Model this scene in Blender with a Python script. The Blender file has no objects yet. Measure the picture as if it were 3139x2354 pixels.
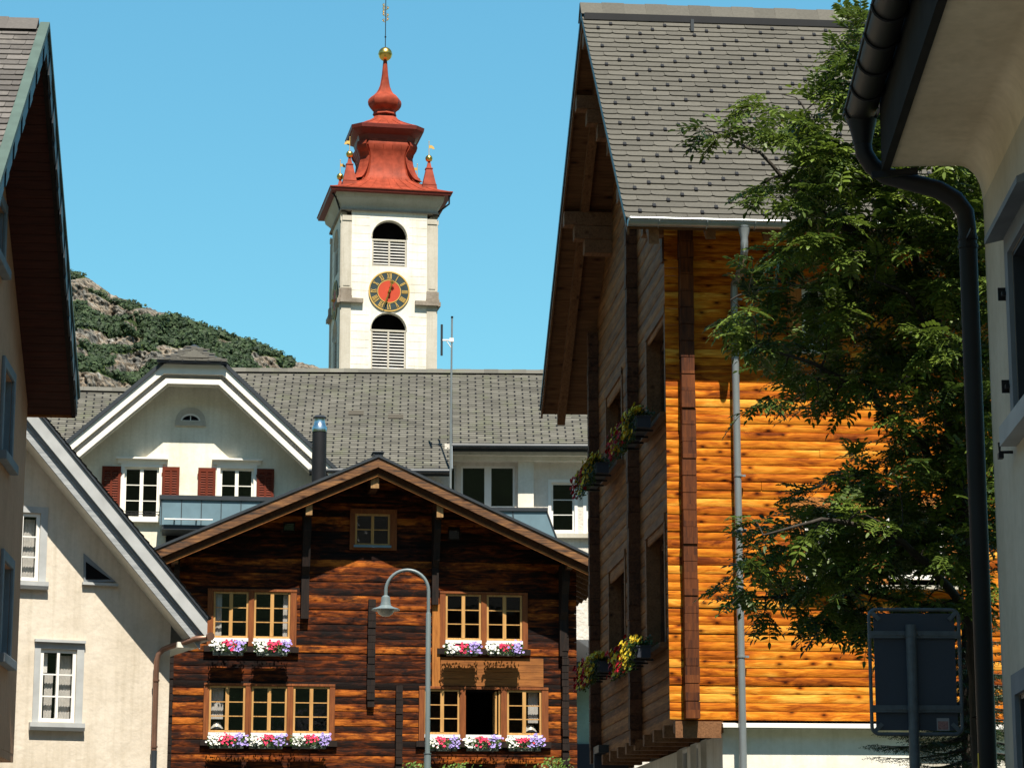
import bpy, math, random
from mathutils import Vector, Matrix, noise
R = math.radians
sin, cos, tan, atan, pi, sqrt = math.sin, math.cos, math.tan, math.atan, math.pi, math.sqrt
scene = bpy.context.scene
COL = scene.collection

# ------------------------------------------------------------------ camera, sky, sun, exposure
F, CX, CY = 7700.0, 1569.5, 1177.0          # calibrated focal length / centre of the photograph (pixels)
PITCH = atan(1600.0 / F)
CAM = Vector((0, 0, 1.6))
cd = bpy.data.cameras.new('camera'); cam = bpy.data.objects.new('camera', cd); COL.objects.link(cam)
cam.location = CAM; cam.rotation_euler = (pi / 2 + PITCH, 0, 0)
cd.sensor_width = 36.0; cd.lens = 36.0 * F / 3139.0
cd.clip_start = 0.1; cd.clip_end = 6000
scene.camera = cam

SUN_EL, SUN_AZ = 60.0, 13.0                   # az: degrees to the right of straight behind the camera
world = bpy.data.worlds.new('World'); scene.world = world; world.use_nodes = True
wn = world.node_tree; wn.nodes.clear()
wo = wn.nodes.new('ShaderNodeOutputWorld'); wb = wn.nodes.new('ShaderNodeBackground')
sk = wn.nodes.new('ShaderNodeTexSky'); sk.sky_type = 'NISHITA'; sk.sun_disc = False
sk.sun_elevation = R(SUN_EL); sk.sun_rotation = R(180 - SUN_AZ); sk.altitude = 1400
sk.air_density = 1.0; sk.dust_density = 0.3; sk.ozone_density = 1.0
tn = wn.nodes.new('ShaderNodeMix'); tn.data_type = 'RGBA'; tn.blend_type = 'MULTIPLY'
tn.inputs[0].default_value = 1.0
gm = wn.nodes.new('ShaderNodeTexCoord'); gs = wn.nodes.new('ShaderNodeSeparateXYZ'); gr_ = wn.nodes.new('ShaderNodeValToRGB')
wn.links.new(gm.outputs['Generated'], gs.inputs[0]); wn.links.new(gs.outputs[2], gr_.inputs[0]); wn.links.new(gr_.outputs[0], tn.inputs[7])
for i, (p_, c_) in enumerate(((.10, (.56, .94, .76)), (.36, (.66, 1.26, 1.12)), (.62, (.48, .86, .86)))):   # deep mountain sky: darker towards the zenith
    e_ = gr_.color_ramp.elements[i] if i < 2 else gr_.color_ramp.elements.new(p_)
    e_.position = p_; e_.color = (*c_, 1)
wb.inputs['Strength'].default_value = 0.10
wn.links.new(sk.outputs[0], tn.inputs[6]); wn.links.new(tn.outputs[2], wb.inputs['Color'])
wn.links.new(wb.outputs[0], wo.inputs['Surface'])
sd = bpy.data.lights.new('sun', 'SUN'); sun = bpy.data.objects.new('sun', sd); COL.objects.link(sun)
sd.energy = 5.0; sd.angle = R(0.5); sd.color = (1.0, 0.93, 0.80)
tosun = Vector((sin(R(SUN_AZ)) * cos(R(SUN_EL)), -cos(R(SUN_AZ)) * cos(R(SUN_EL)), sin(R(SUN_EL))))
sun.rotation_euler = tosun.to_track_quat('Z', 'Y').to_euler(); sun.location = (20, -20, 60)
scene.view_settings.view_transform = 'Standard'; scene.view_settings.look = 'None'
scene.view_settings.exposure = 0.86; scene.view_settings.gamma = 1.0

# ------------------------------------------------------------------ geometry helpers
cP, sP = cos(PITCH), sin(PITCH)
def ray(px, py):
    a = (px - CX) / F; b = (CY - py) / F
    return Vector((a, cP - sP * b, sP + cP * b))
def at(px, py, Y):
    r = ray(px, py); return CAM + r * (Y / r.y)

class Fr:
    """vertical wall frame: u along the wall (right seen from outside), d into the building, z up"""
    def __init__(s, px, py, Y, dx, dy):
        p = at(px, py, Y); s.O = Vector((p.x, p.y, 0)); n = sqrt(dx * dx + dy * dy)
        s.U = Vector((dx / n, dy / n, 0)); s.D = Vector((-dy / n, dx / n, 0)); s.th = math.atan2(dy, dx)
    def W(s, u, d, z): return s.O + s.U * u + s.D * d + Vector((0, 0, z))
    def hit(s, px, py, d=0.0):                # plane d = const -> (u, z)
        r = ray(px, py); k = (d - (CAM - s.O).dot(s.D)) / r.dot(s.D); p = CAM + r * k
        return (p - s.O).dot(s.U), p.z
    def hitu(s, px, py, u=0.0):               # plane u = const -> (d, z)
        r = ray(px, py); k = (u - (CAM - s.O).dot(s.U)) / r.dot(s.U); p = CAM + r * k
        return (p - s.O).dot(s.D), p.z
    def rect(s, x0, y0, x1, y1, d=0.0):
        xm, ym = (x0 + x1) / 2, (y0 + y1) / 2
        return s.hit(x0, ym, d)[0], s.hit(x1, ym, d)[0], s.hit(xm, y1, d)[1], s.hit(xm, y0, d)[1]

class MB:
    def __init__(s): s.v = []; s.f = []; s.t = []
    def face(s, pts, t=None):
        i = len(s.v); s.v.extend([tuple(p) for p in pts]); s.f.append(tuple(range(i, i + len(pts)))); s.t.append(t)
    def mesh(s, vs, fs, t=None):
        i = len(s.v); s.v.extend([tuple(p) for p in vs])
        for f in fs: s.f.append(tuple(i + k for k in f)); s.t.append(t)
    def box(s, x0, x1, y0, y1, z0, z1, t=None):
        v = [(x0,y0,z0),(x1,y0,z0),(x1,y1,z0),(x0,y1,z0),(x0,y0,z1),(x1,y0,z1),(x1,y1,z1),(x0,y1,z1)]
        s.mesh(v, [(0,3,2,1),(4,5,6,7),(0,1,5,4),(1,2,6,5),(2,3,7,6),(3,0,4,7)], t)
    def prism(s, poly, a0, a1, axis='y', t=None):
        """poly: (u,z) extruded in y, or (y,z) extruded in x, or (x,y) extruded in z"""
        n = len(poly)
        def P(q, a): return (q[0], a, q[1]) if axis == 'y' else ((a, q[0], q[1]) if axis == 'x' else (q[0], q[1], a))
        v = [P(q, a0) for q in poly] + [P(q, a1) for q in poly]
        fs = [tuple(range(n)), tuple(range(2 * n - 1, n - 1, -1))] + [(i, i + n, (i + 1) % n + n, (i + 1) % n) for i in range(n)]
        s.mesh(v, fs, t)
    def beam(s, p0, p1, w, h, up=(0, 0, 1), t=None):
        p0, p1, up = Vector(p0), Vector(p1), Vector(up); a = (p1 - p0).normalized()
        r = a.cross(up).normalized() * (w / 2); q = r.cross(a).normalized() * (h / 2)
        v = [p0 - r - q, p0 + r - q, p0 + r + q, p0 - r + q, p1 - r - q, p1 + r - q, p1 + r + q, p1 - r + q]
        s.mesh(v, [(0,3,2,1),(4,5,6,7),(0,1,5,4),(1,2,6,5),(2,3,7,6),(3,0,4,7)], t)
    def tube(s, pts, rad, n=10, cap=True, t=None):
        pts = [Vector(p) for p in pts]; m = len(pts)
        rs = rad if isinstance(rad, (list, tuple)) else [rad] * m
        vs = []; ref = None
        for i, p in enumerate(pts):
            d = (pts[min(i + 1, m - 1)] - pts[max(i - 1, 0)]).normalized()
            if ref is None: ref = Vector((0, 0, 1)) if abs(d.z) < .9 else Vector((1, 0, 0))
            x = (ref - d * ref.dot(d)).normalized(); y = d.cross(x); ref = x
            for k in range(n):
                a = 2 * pi * k / n; vs.append(p + x * (cos(a) * rs[i]) + y * (sin(a) * rs[i]))
        fs = [(i * n + k, i * n + (k + 1) % n, (i + 1) * n + (k + 1) % n, (i + 1) * n + k) for i in range(m - 1) for k in range(n)]
        if cap: fs += [tuple(range(n - 1, -1, -1)), tuple(range((m - 1) * n, m * n))]
        s.mesh(vs, fs, t)
    def lathe(s, prof, c=(0, 0, 0), n=20, t=None):
        vs = [(c[0] + r * cos(2*pi*k/n), c[1] + r * sin(2*pi*k/n), c[2] + z) for r, z in prof for k in range(n)]
        m = len(prof)
        fs = [(i*n+k, i*n+(k+1) % n, (i+1)*n+(k+1) % n, (i+1)*n+k) for i in range(m-1) for k in range(n)]
        fs += [tuple(range(n-1, -1, -1)), tuple(range((m-1)*n, m*n))]
        s.mesh(vs, fs, t)
    def ball(s, c, r, n=14, m=9, sz=1.0, t=None):
        s.lathe([(max(r * sin(pi * i / m), 1e-4), -r * sz * cos(pi * i / m)) for i in range(m + 1)], c, n, t)
    def build(s, name, mat, parent=None, smooth=None, bevel=0):
        me = bpy.data.meshes.new(name); me.from_pydata(s.v, [], s.f)
        if any(q is not None for q in s.t):
            ca = me.color_attributes.new('tint', 'FLOAT_COLOR', 'CORNER'); k = 0; buf = []
            for f, q in zip(s.f, s.t):
                q = 0.5 if q is None else q
                c = (q, q, q, 1.0) if not isinstance(q, tuple) else (q[0], q[1], q[2], 1.0)
                buf.extend(c * len(f))
            ca.data.foreach_set('color', buf)
        import bmesh
        bm = bmesh.new(); bm.from_mesh(me); bmesh.ops.recalc_face_normals(bm, faces=bm.faces)
        if smooth: bmesh.ops.remove_doubles(bm, verts=bm.verts, dist=1e-5)
        bm.to_mesh(me); bm.free()
        if smooth:
            me.polygons.foreach_set('use_smooth', [True] * len(me.polygons)); me.set_sharp_from_angle(angle=R(smooth))
        me.materials.append(mat); o = bpy.data.objects.new(name, me); COL.objects.link(o)
        if parent is not None: o.parent = parent
        if bevel:
            b = o.modifiers.new('bevel', 'BEVEL'); b.width = bevel; b.segments = 2; b.limit_method = 'ANGLE'; b.angle_limit = R(50)
        return o
def build_each(mb, name, mat, parent=None, bevel=0, merge=None):
    """one object per connected piece of the mesh (merge: key function joining pieces by their centre)"""
    n = len(mb.v); par = list(range(n))
    def find(a):
        while par[a] != a: par[a] = par[par[a]]; a = par[a]
        return a
    for f in mb.f:
        for k in f[1:]: par[find(k)] = find(f[0])
    groups = {}
    for f, t in zip(mb.f, mb.t):
        key = find(f[0])
        groups.setdefault(key, []).append((f, t))
    if merge:
        g2 = {}
        for k, fs in groups.items():
            ids = {i for f, _ in fs for i in f}; c = Vector((0, 0, 0))
            for i in ids: c += Vector(mb.v[i])
            g2.setdefault(merge(c/len(ids)), []).extend(fs)
        groups = g2
    out = []
    for fs in groups.values():
        q = MB(); mp = {}
        for f, t in fs:
            for i in f:
                if i not in mp: mp[i] = len(q.v); q.v.append(mb.v[i])
            q.f.append(tuple(mp[i] for i in f)); q.t.append(t)
        out.append(q.build(name, mat, parent, bevel=bevel))
    return out
def raw(name, mb, mat, parent=None):          # big leaf meshes: skip the normal pass
    me = bpy.data.meshes.new(name); me.from_pydata(mb.v, [], mb.f)
    if any(q is not None for q in mb.t):
        ca = me.color_attributes.new('tint', 'FLOAT_COLOR', 'CORNER'); buf = []
        for f, q in zip(mb.f, mb.t):
            q = 0.5 if q is None else q; buf.extend((q, q, q, 1.0) * len(f))
        ca.data.foreach_set('color', buf)
    me.materials.append(mat); o = bpy.data.objects.new(name, me); COL.objects.link(o)
    if parent is not None: o.parent = parent
    return o

def tag(o, label, cat, group=None, kind=None):
    o['label'] = label; o['category'] = cat
    if group: o['group'] = group
    if kind: o['kind'] = kind
    return o
def thing(name, label, cat, fr=None, u=0, d=0, z=0, group=None, loc=None, rot=0):
    o = bpy.data.objects.new(name, None); COL.objects.link(o); o.empty_display_size = .3
    o.location = fr.W(u, d, z) if fr else loc; o.rotation_euler = (0, 0, fr.th if fr else rot)
    return tag(o, label, cat, group)

def clip_poly(p, conv):
    """Sutherland-Hodgman clip of p by a convex polygon (either winding)"""
    area = sum(conv[i][0]*conv[(i+1) % len(conv)][1] - conv[(i+1) % len(conv)][0]*conv[i][1] for i in range(len(conv)))
    c = conv if area > 0 else conv[::-1]
    for i in range(len(c)):
        a, b = c[i], c[(i+1) % len(c)]; out = []
        def side(q): return (b[0]-a[0])*(q[1]-a[1]) - (b[1]-a[1])*(q[0]-a[0])
        for j in range(len(p)):
            q, r = p[j], p[(j+1) % len(p)]; sq, sr = side(q), side(r)
            if sq >= 0: out.append(q)
            if sq * sr < 0:
                k = sq / (sq - sr); out.append((q[0] + (r[0]-q[0])*k, q[1] + (r[1]-q[1])*k))
        p = out
        if len(p) < 3: return []
    return p
def wall(mb, outline, holes, d=0.0, rev=.15):
    """gable wall at y=d with rectangular openings and their reveals"""
    us = sorted({p[0] for p in outline} | {h[0] for h in holes} | {h[1] for h in holes})
    zs = sorted({p[1] for p in outline} | {h[2] for h in holes} | {h[3] for h in holes})
    for i in range(len(us)-1):
        for j in range(len(zs)-1):
            um, zm = (us[i]+us[i+1])/2, (zs[j]+zs[j+1])/2
            if any(h[0] < um < h[1] and h[2] < zm < h[3] for h in holes): continue
            p = clip_poly([(us[i],zs[j]),(us[i+1],zs[j]),(us[i+1],zs[j+1]),(us[i],zs[j+1])], outline)
            if len(p) >= 3: mb.face([(q[0], d, q[1]) for q in p])
    for u0, u1, z0, z1 in holes:
        e = d + rev
        mb.face([(u0,d,z0),(u0,e,z0),(u0,e,z1),(u0,d,z1)]); mb.face([(u1,d,z0),(u1,d,z1),(u1,e,z1),(u1,e,z0)])
        mb.face([(u0,d,z0),(u1,d,z0),(u1,e,z0),(u0,e,z0)]); mb.face([(u0,d,z1),(u0,e,z1),(u1,e,z1),(u1,d,z1)])

# ------------------------------------------------------------------ materials
def newmat(name, rough=.7, spec=.3, metal=0.0):
    m = bpy.data.materials.new(name); m.use_nodes = True; nt = m.node_tree; b = nt.nodes['Principled BSDF']
    b.inputs['Roughness'].default_value = rough; b.inputs['Specular IOR Level'].default_value = spec
    b.inputs['Metallic'].default_value = metal
    return m, nt, b
def node(nt, typ, ins=None, **kw):
    n = nt.nodes.new(typ)
    for k, v in kw.items(): setattr(n, k, v)
    for k, v in (ins or {}).items():
        if hasattr(v, 'is_linked') or isinstance(v, bpy.types.NodeSocket): nt.links.new(v, n.inputs[k])
        else: n.inputs[k].default_value = v
    return n
def coords(nt, scale=(1, 1, 1)):
    tc = node(nt, 'ShaderNodeTexCoord'); mp = node(nt, 'ShaderNodeMapping', {0: tc.outputs['Object'], 3: scale}); return mp.outputs[0]
def ramp(nt, fac, stops):
    r = node(nt, 'ShaderNodeValToRGB', {0: fac}); e = r.color_ramp.elements
    while len(e) < len(stops): e.new(.5)
    for i, (p, c) in enumerate(stops): e[i].position = p; e[i].color = (c[0], c[1], c[2], 1)
    return r.outputs[0]
def mulc(nt, a, b, f=1.0, mode='MULTIPLY'):
    m = node(nt, 'ShaderNodeMix', data_type='RGBA', blend_type=mode); m.inputs[0].default_value = f if not isinstance(f, bpy.types.NodeSocket) else 1
    if isinstance(f, bpy.types.NodeSocket): nt.links.new(f, m.inputs[0])
    for k, v in ((6, a), (7, b)):
        if isinstance(v, bpy.types.NodeSocket): nt.links.new(v, m.inputs[k])
        else: m.inputs[k].default_value = (v[0], v[1], v[2], 1)
    return m.outputs[2]
def bump(nt, b, h, s=.3, dist=.02):
    bp = node(nt, 'ShaderNodeBump', {'Height': h, 'Strength': s, 'Distance': dist}); nt.links.new(bp.outputs[0], b.inputs['Normal'])
def noise_t(nt, vec, scale, detail=4, rough=.55):
    return node(nt, 'ShaderNodeTexNoise', {'Vector': vec, 'Scale': scale, 'Detail': detail, 'Roughness': rough}).outputs[0]
def plain(name, col, rough=.6, spec=.3, metal=0, var=.25, scale=3.0, bs=0.0, bscale=60):
    m, nt, b = newmat(name, rough, spec, metal); v = coords(nt)
    n = noise_t(nt, v, scale, 5)
    lo = tuple(c * (1 - var) for c in col); hi = tuple(min(c * (1 + var * .6), 1) for c in col)
    nt.links.new(ramp(nt, n, [(.3, lo), (.7, hi)]), b.inputs['Base Color'])
    if bs: bump(nt, b, noise_t(nt, v, bscale, 3), bs, .01)
    return m
def plaster(name, col, stain=(.8, .78, .74), bs=.25, bscale=9, rough=.9, amt=.6):
    m, nt, b = newmat(name, rough, .15); v = coords(nt)
    n1 = noise_t(nt, v, .7, 6, .65); n2 = noise_t(nt, v, 14, 4)
    c1 = ramp(nt, n1, [(.32, tuple(col[i] * stain[i] for i in range(3))), (.62, col)])
    c2 = mulc(nt, c1, ramp(nt, n2, [(.35, (.93, .93, .92)), (.65, (1, 1, 1))]), 1)
    vs = coords(nt, (5, 5, .25)); st = noise_t(nt, vs, 1.6, 3)
    c3 = mulc(nt, c2, ramp(nt, st, [(.30, (.86, .85, .82)), (.52, (1, 1, 1))]), amt)
    nt.links.new(c3, b.inputs['Base Color'])
    h = node(nt, 'ShaderNodeMath', {0: noise_t(nt, v, bscale, 5, .6), 1: noise_t(nt, v, 2.2, 3)}, operation='ADD').outputs[0]
    bump(nt, b, h, bs, .03)
    return m
def wood(name, stops, axis='x', rough=.75, spec=.25, logh=0.0, z0=0.0, knots=True, grain=1.0, bs=.35, gloss=None, zax='z'):
    """long grain along an axis, per-log tone when logh > 0, dark knots and cracks"""
    m, nt, b = newmat(name, rough, spec)
    ax = {'x': (2.2, 30, 30), 'y': (30, 2.2, 30), 'z': (30, 30, 2.2)}[axis]
    vg = coords(nt, tuple(a * grain for a in ax)); tc = node(nt, 'ShaderNodeTexCoord').outputs['Object']
    shift = vg
    if logh:
        sp = node(nt, 'ShaderNodeSeparateXYZ', {0: tc})
        k = node(nt, 'ShaderNodeMath', {0: sp.outputs[2], 1: z0}, operation='SUBTRACT').outputs[0]
        k = node(nt, 'ShaderNodeMath', {0: k, 1: logh}, operation='DIVIDE').outputs[0]
        k = node(nt, 'ShaderNodeMath', {0: k}, operation='FLOOR').outputs[0]
        wnz = node(nt, 'ShaderNodeTexWhiteNoise', {'W': k}, noise_dimensions='1D')
        off = node(nt, 'ShaderNodeVectorMath', {0: wnz.outputs['Color'], 1: (40, 40, 40)}, operation='MULTIPLY').outputs[0]
        shift = node(nt, 'ShaderNodeVectorMath', {0: vg, 1: off}, operation='ADD').outputs[0]
    n1 = noise_t(nt, shift, 1.0, 6, .62)
    lo = {'x': (1.4, 6.5, 6.5), 'y': (6.5, 1.4, 6.5), 'z': (6.5, 6.5, 1.4)}[axis]
    n2 = noise_t(nt, coords(nt, lo), 1.3, 7, .68)
    f = node(nt, 'ShaderNodeMath', {0: n1, 1: .55}, operation='MULTIPLY').outputs[0]
    f = node(nt, 'ShaderNodeMath', {0: n2, 1: .45, 2: f}, operation='MULTIPLY_ADD').outputs[0]
    if logh:
        f = node(nt, 'ShaderNodeMath', {0: wnz.outputs['Value'], 1: .16, 2: f}, operation='MULTIPLY_ADD').outputs[0]
        f = node(nt, 'ShaderNodeMath', {0: f, 1: .08}, operation='SUBTRACT').outputs[0]
    c = ramp(nt, f, stops)
    kx = {'x': (1.9, 4.6, 4.6), 'y': (4.6, 1.9, 4.6), 'z': (4.6, 4.6, 1.9)}[axis]
    if knots:
        vo = node(nt, 'ShaderNodeTexVoronoi', {'Vector': coords(nt, kx), 'Scale': 1.0}, feature='F1').outputs['Distance']
        c = mulc(nt, c, ramp(nt, vo, [(.06, (.10, .06, .04)), (.10, (.45, .36, .28)), (.24, (1, 1, 1))]), .9)
    fx = {'x': (.6, 40, 40), 'y': (40, .6, 40), 'z': (40, 40, .6)}[axis]
    n3 = noise_t(nt, coords(nt, fx), 1.0, 3)
    c = mulc(nt, c, ramp(nt, n3, [(.30, (.35, .3, .27)), (.42, (1, 1, 1))]), .7)
    nt.links.new(c, b.inputs['Base Color']); bump(nt, b, n1, bs, .02)
    return m
def log_mat(name, cols, logh, z0, rough=.6, spec=.25, knot=.9, crack=.34, patch=None, bs=.3, tone=.20):
    """horizontal logs: per-log tone, broad figure, fine grain, knots in some places, drying cracks, weather patches"""
    m, nt, b = newmat(name, rough, spec); tc = node(nt, 'ShaderNodeTexCoord').outputs['Object']
    sp = node(nt, 'ShaderNodeSeparateXYZ', {0: tc})
    mth = lambda op, a, c, d=0.0: node(nt, 'ShaderNodeMath', {0: a, 1: c, 2: d}, operation=op).outputs[0]
    k = mth('FLOOR', mth('DIVIDE', mth('SUBTRACT', sp.outputs[2], z0), logh), 0.0)
    wnz = node(nt, 'ShaderNodeTexWhiteNoise', {'W': k}, noise_dimensions='1D')
    off = node(nt, 'ShaderNodeVectorMath', {0: wnz.outputs['Color'], 1: (60, 0, 0)}, operation='MULTIPLY').outputs[0]
    base = node(nt, 'ShaderNodeVectorMath', {0: tc, 1: off}, operation='ADD').outputs[0]
    def sc(x, z, src=base): return node(nt, 'ShaderNodeVectorMath', {0: src, 1: (x, 1.0, z)}, operation='MULTIPLY').outputs[0]
    def nz(v, d=4, r=.6, dist=0.0): return node(nt, 'ShaderNodeTexNoise', {'Vector': v, 'Scale': 1.0, 'Detail': d, 'Roughness': r, 'Distortion': dist}).outputs[0]
    fig = nz(sc(1.6, 9.0), 6, .62, 1.2); broad = nz(sc(.7, 2.4), 3)
    f = mth('MULTIPLY_ADD', broad, .45, mth('MULTIPLY', fig, .55)); f = mth('MULTIPLY_ADD', wnz.outputs['Value'], tone, f); f = mth('SUBTRACT', f, tone/2)
    c = ramp(nt, f, [(.36, cols[0]), (.45, cols[1]), (.54, cols[2]), (.66, cols[3])])
    c = mulc(nt, c, ramp(nt, nz(sc(5, 75), 3), [(.32, (.62, .56, .50)), (.6, (1.06, 1.06, 1.06))]), .8)
    bs_ = node(nt, 'ShaderNodeSeparateXYZ', {0: base}); flat = node(nt, 'ShaderNodeCombineXYZ', {0: bs_.outputs[0], 1: bs_.outputs[2]}).outputs[0]
    flat = node(nt, 'ShaderNodeVectorMath', {0: flat, 1: (2.9, 5.4, 1)}, operation='MULTIPLY').outputs[0]
    vo = node(nt, 'ShaderNodeTexVoronoi', {'Vector': flat, 'Scale': 1.0}, feature='F1', voronoi_dimensions='2D')
    wob = mth('MULTIPLY_ADD', nz(sc(14, 40), 3), .10, vo.outputs['Distance']); wob = mth('SUBTRACT', wob, .05)
    has = mth('GREATER_THAN', node(nt, 'ShaderNodeSeparateXYZ', {0: vo.outputs['Color']}).outputs[0], .60)
    kc = ramp(nt, wob, [(.05, (.07, .045, .03)), (.08, (.36, .26, .18)), (.14, (.66, .56, .46)), (.24, (1, 1, 1))])
    c = mulc(nt, c, kc, mth('MULTIPLY', has, knot))
    ck = ramp(nt, nz(sc(1.1, 85), 2), [(crack-.02, (.16, .12, .10)), (crack+.04, (1, 1, 1))])
    c = mulc(nt, c, ck, ramp(nt, nz(sc(1.4, 3), 3), [(.42, (0, 0, 0)), (.58, (1, 1, 1))]))
    if patch:
        c = mulc(nt, c, patch, ramp(nt, nz(node(nt, 'ShaderNodeVectorMath', {0: tc, 1: (1.1, 1, 3.2)}, operation='MULTIPLY').outputs[0], 7, .74), [(.47, (0, 0, 0)), (.60, (.82, .82, .82))]), 'MIX')
    nt.links.new(c, b.inputs['Base Color']); bump(nt, b, mth('ADD', fig, nz(sc(5, 75), 3)), bs, .012)
    return m
def glassmat(name='window_glass', tint=(.02, .025, .03), trans=.95):
    m, nt, b = newmat(name, .04, .5); nt.nodes.remove(b)
    o = nt.nodes['Material Output']
    tr = node(nt, 'ShaderNodeBsdfTransparent', {'Color': (trans, trans, trans, 1)})
    gl = node(nt, 'ShaderNodeBsdfGlossy', {'Color': (.9, .95, 1, 1), 'Roughness': .03})
    lw = node(nt, 'ShaderNodeLayerWeight', {'Blend': .5})
    fr = node(nt, 'ShaderNodeMath', {0: lw.outputs['Facing'], 1: 5.0}, operation='POWER'); fr = node(nt, 'ShaderNodeMath', {0: fr.outputs[0], 1: .95, 2: .035}, operation='MULTIPLY_ADD')
    nz = noise_t(nt, coords(nt, (1, 1, 1)), 2.5, 2)
    bp = node(nt, 'ShaderNodeBump', {'Height': nz, 'Strength': .06, 'Distance': .05}); nt.links.new(bp.outputs[0], gl.inputs['Normal'])
    mx = node(nt, 'ShaderNodeMixShader', {0: fr.outputs[0], 1: tr.outputs[0], 2: gl.outputs[0]})
    nt.links.new(mx.outputs[0], o.inputs['Surface'])
    return m
def tinted(name, col, lo=.75, hi=1.2, rough=.75, spec=.3, nscale=25, bs=.15, lichen=None):
    """colour times the per-piece tint stored in the mesh"""
    m, nt, b = newmat(name, rough, spec); at_ = node(nt, 'ShaderNodeAttribute', attribute_name='tint')
    v = coords(nt); n = noise_t(nt, v, nscale, 4)
    c = ramp(nt, at_.outputs['Fac'], [(0, tuple(x * lo for x in col)), (1, tuple(min(x * hi, 1) for x in col))])
    c = mulc(nt, c, ramp(nt, n, [(.3, (.8, .8, .8)), (.7, (1.08, 1.08, 1.08))]), .7)
    if lichen:
        c = mulc(nt, c, lichen, ramp(nt, noise_t(nt, v, 1.4, 6, .7), [(.52, (0, 0, 0)), (.7, (.7, .7, .7))]), 'MIX')
    nt.links.new(c, b.inputs['Base Color']); bump(nt, b, n, bs, .01)
    return m
def foliage(name, dark, light, transl=.35, rough=.45):
    m, nt, b = newmat(name, rough, .35); a = node(nt, 'ShaderNodeAttribute', attribute_name='tint')
    c = ramp(nt, a.outputs['Fac'], [(0, dark), (1, light)])
    nt.links.new(c, b.inputs['Base Color'])
    t = node(nt, 'ShaderNodeBsdfTranslucent', {'Color': c})
    mx = node(nt, 'ShaderNodeMixShader', {0: transl, 1: b.outputs[0], 2: t.outputs[0]})
    nt.links.new(mx.outputs[0], nt.nodes['Material Output'].inputs['Surface'])
    return m

M = {}
M['cream'] = plaster('cream_plaster', (.70, .622, .525), bs=.4, bscale=5, amt=.85)
M['cream_bright'] = plaster('pale_yellow_plaster', (.87, .83, .71), bs=.2)
M['white_plaster'] = plaster('white_plaster', (.82, .78, .70), bs=.12)
M['tower_plaster'] = plaster('tower_plaster', (.86, .82, .74), bs=.05, bscale=2, amt=.55)
M['tower_stone'] = plaster('tower_grey_render', (.56, .52, .45), bs=.1, bscale=4)
M['stone_rough'] = plaster('rough_stone', (.36, .31, .26), stain=(.6, .58, .55), bs=.8, bscale=6)
M['peach'] = plaster('peach_plaster', (.62, .34, .21), stain=(.8, .78, .74), bs=.15)
M['grey_plaster'] = plaster('warm_grey_plaster', (.62, .56, .46), bs=.1)
M['soffit_plaster'] = plaster('soffit_plaster', (.84, .71, .53), bs=.05)
M['stucco'] = plaster('rough_stucco', (.78, .72, .66), bs=.9, bscale=9)
M['teal_stucco'] = plaster('pale_green_stucco', (.42, .60, .52), bs=.8, bscale=9)
M['grey_stone'] = plain('grey_window_stone', (.21, .23, .25), .8, var=.15, bs=.1)
M['barge_white'] = plain('painted_barge_board', (.86, .82, .74), .6, var=.06)
M['grey_paint'] = plain('grey_paint', (.42, .43, .43), .7, var=.15)
M['grey_wood'] = wood('weathered_grey_wood', [(.3, (.20, .22, .24)), (.7, (.46, .47, .47))], 'x', knots=False)
M['white_paint'] = plain('white_paint', (.80, .78, .74), .45, var=.05)
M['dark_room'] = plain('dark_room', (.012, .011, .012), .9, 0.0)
M['glass'] = glassmat()
M['curtain'] = plain('curtain_cloth', (.5, .48, .45), .9, 0, var=.15, scale=12)
M['louvre_grey'] = plain('grey_louvre_paint', (.55, .53, .50), .7, .1, var=.15)
M['red_paint'] = plain('red_shutter_paint', (.135, .027, .014), .65, .1, var=.2)
M['slate'] = tinted('slate_tile', (.100, .094, .080), .86, 1.13, rough=.7, spec=.15)
M['slate_back'] = tinted('mossy_slate_tile', (.128, .122, .105), .75, 1.25, spec=.15, lichen=(.125, .132, .085))
M['slate_matt'] = tinted('matt_slate', (.10, .09, .075), .8, 1.1, rough=.95, spec=.02)
M['slate_old'] = tinted('old_slate_tile', (.125, .115, .108), .7, 1.25, spec=.12, lichen=(.22, .20, .175))
M['dark_metal'] = plain('dark_sheet_metal', (.028, .034, .042), .45, .5, var=.2)
M['teal_metal'] = plain('blue_grey_sheet_metal', (.13, .21, .255), .5, .5, var=.12)
M['zinc'] = plain('zinc', (.30, .33, .345), .38, .5, .5, var=.12)
M['steel'] = plain('polished_steel', (.7, .7, .68), .22, .5, 1.0, var=.1)
M['copper_brown'] = plain('brown_copper', (.24, .13, .09), .4, .5, .6, var=.2)
M['patina'] = plain('green_patina_copper', (.075, .115, .10), .6, .3, var=.25)
M['copper_red'] = plain('red_painted_copper', (.29, .052, .026), .6, .12, var=.38, scale=2.2)
M['copper_dark'] = plain('dark_red_copper', (.16, .028, .02), .5, .3, var=.15)
M['gold'] = plain('gilding', (.85, .52, .12), .28, .5, 1.0, var=.2)
M['gold_paint'] = plain('gold_paint', (.62, .40, .11), .5, .4, .3, var=.15)
M['clock_grey'] = plain('clock_dial_grey', (.035, .055, .06), .6, .2)
M['clock_red'] = plain('clock_red', (.50, .065, .03), .6, .2, var=.06)
M['gutter_black'] = plain('black_gutter', (.018, .018, .017), .5, .25, var=.2)
M['black'] = plain('black_paint', (.012, .012, .014), .5)
M['lamp_paint'] = plain('grey_lamp_paint', (.15, .19, .20), .42, .5, var=.08)
M['lamp_glass'] = plain('frosted_glass', (.55, .53, .47), .3, .5, var=.05)
M['sign_back'] = plain('sign_back_metal', (.045, .055, .075), .55, .3, var=.1)
M['sign_steel'] = plain('galvanised_sign_steel', (.10, .12, .14), .5, .5, .2, var=.25, scale=20)
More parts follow.
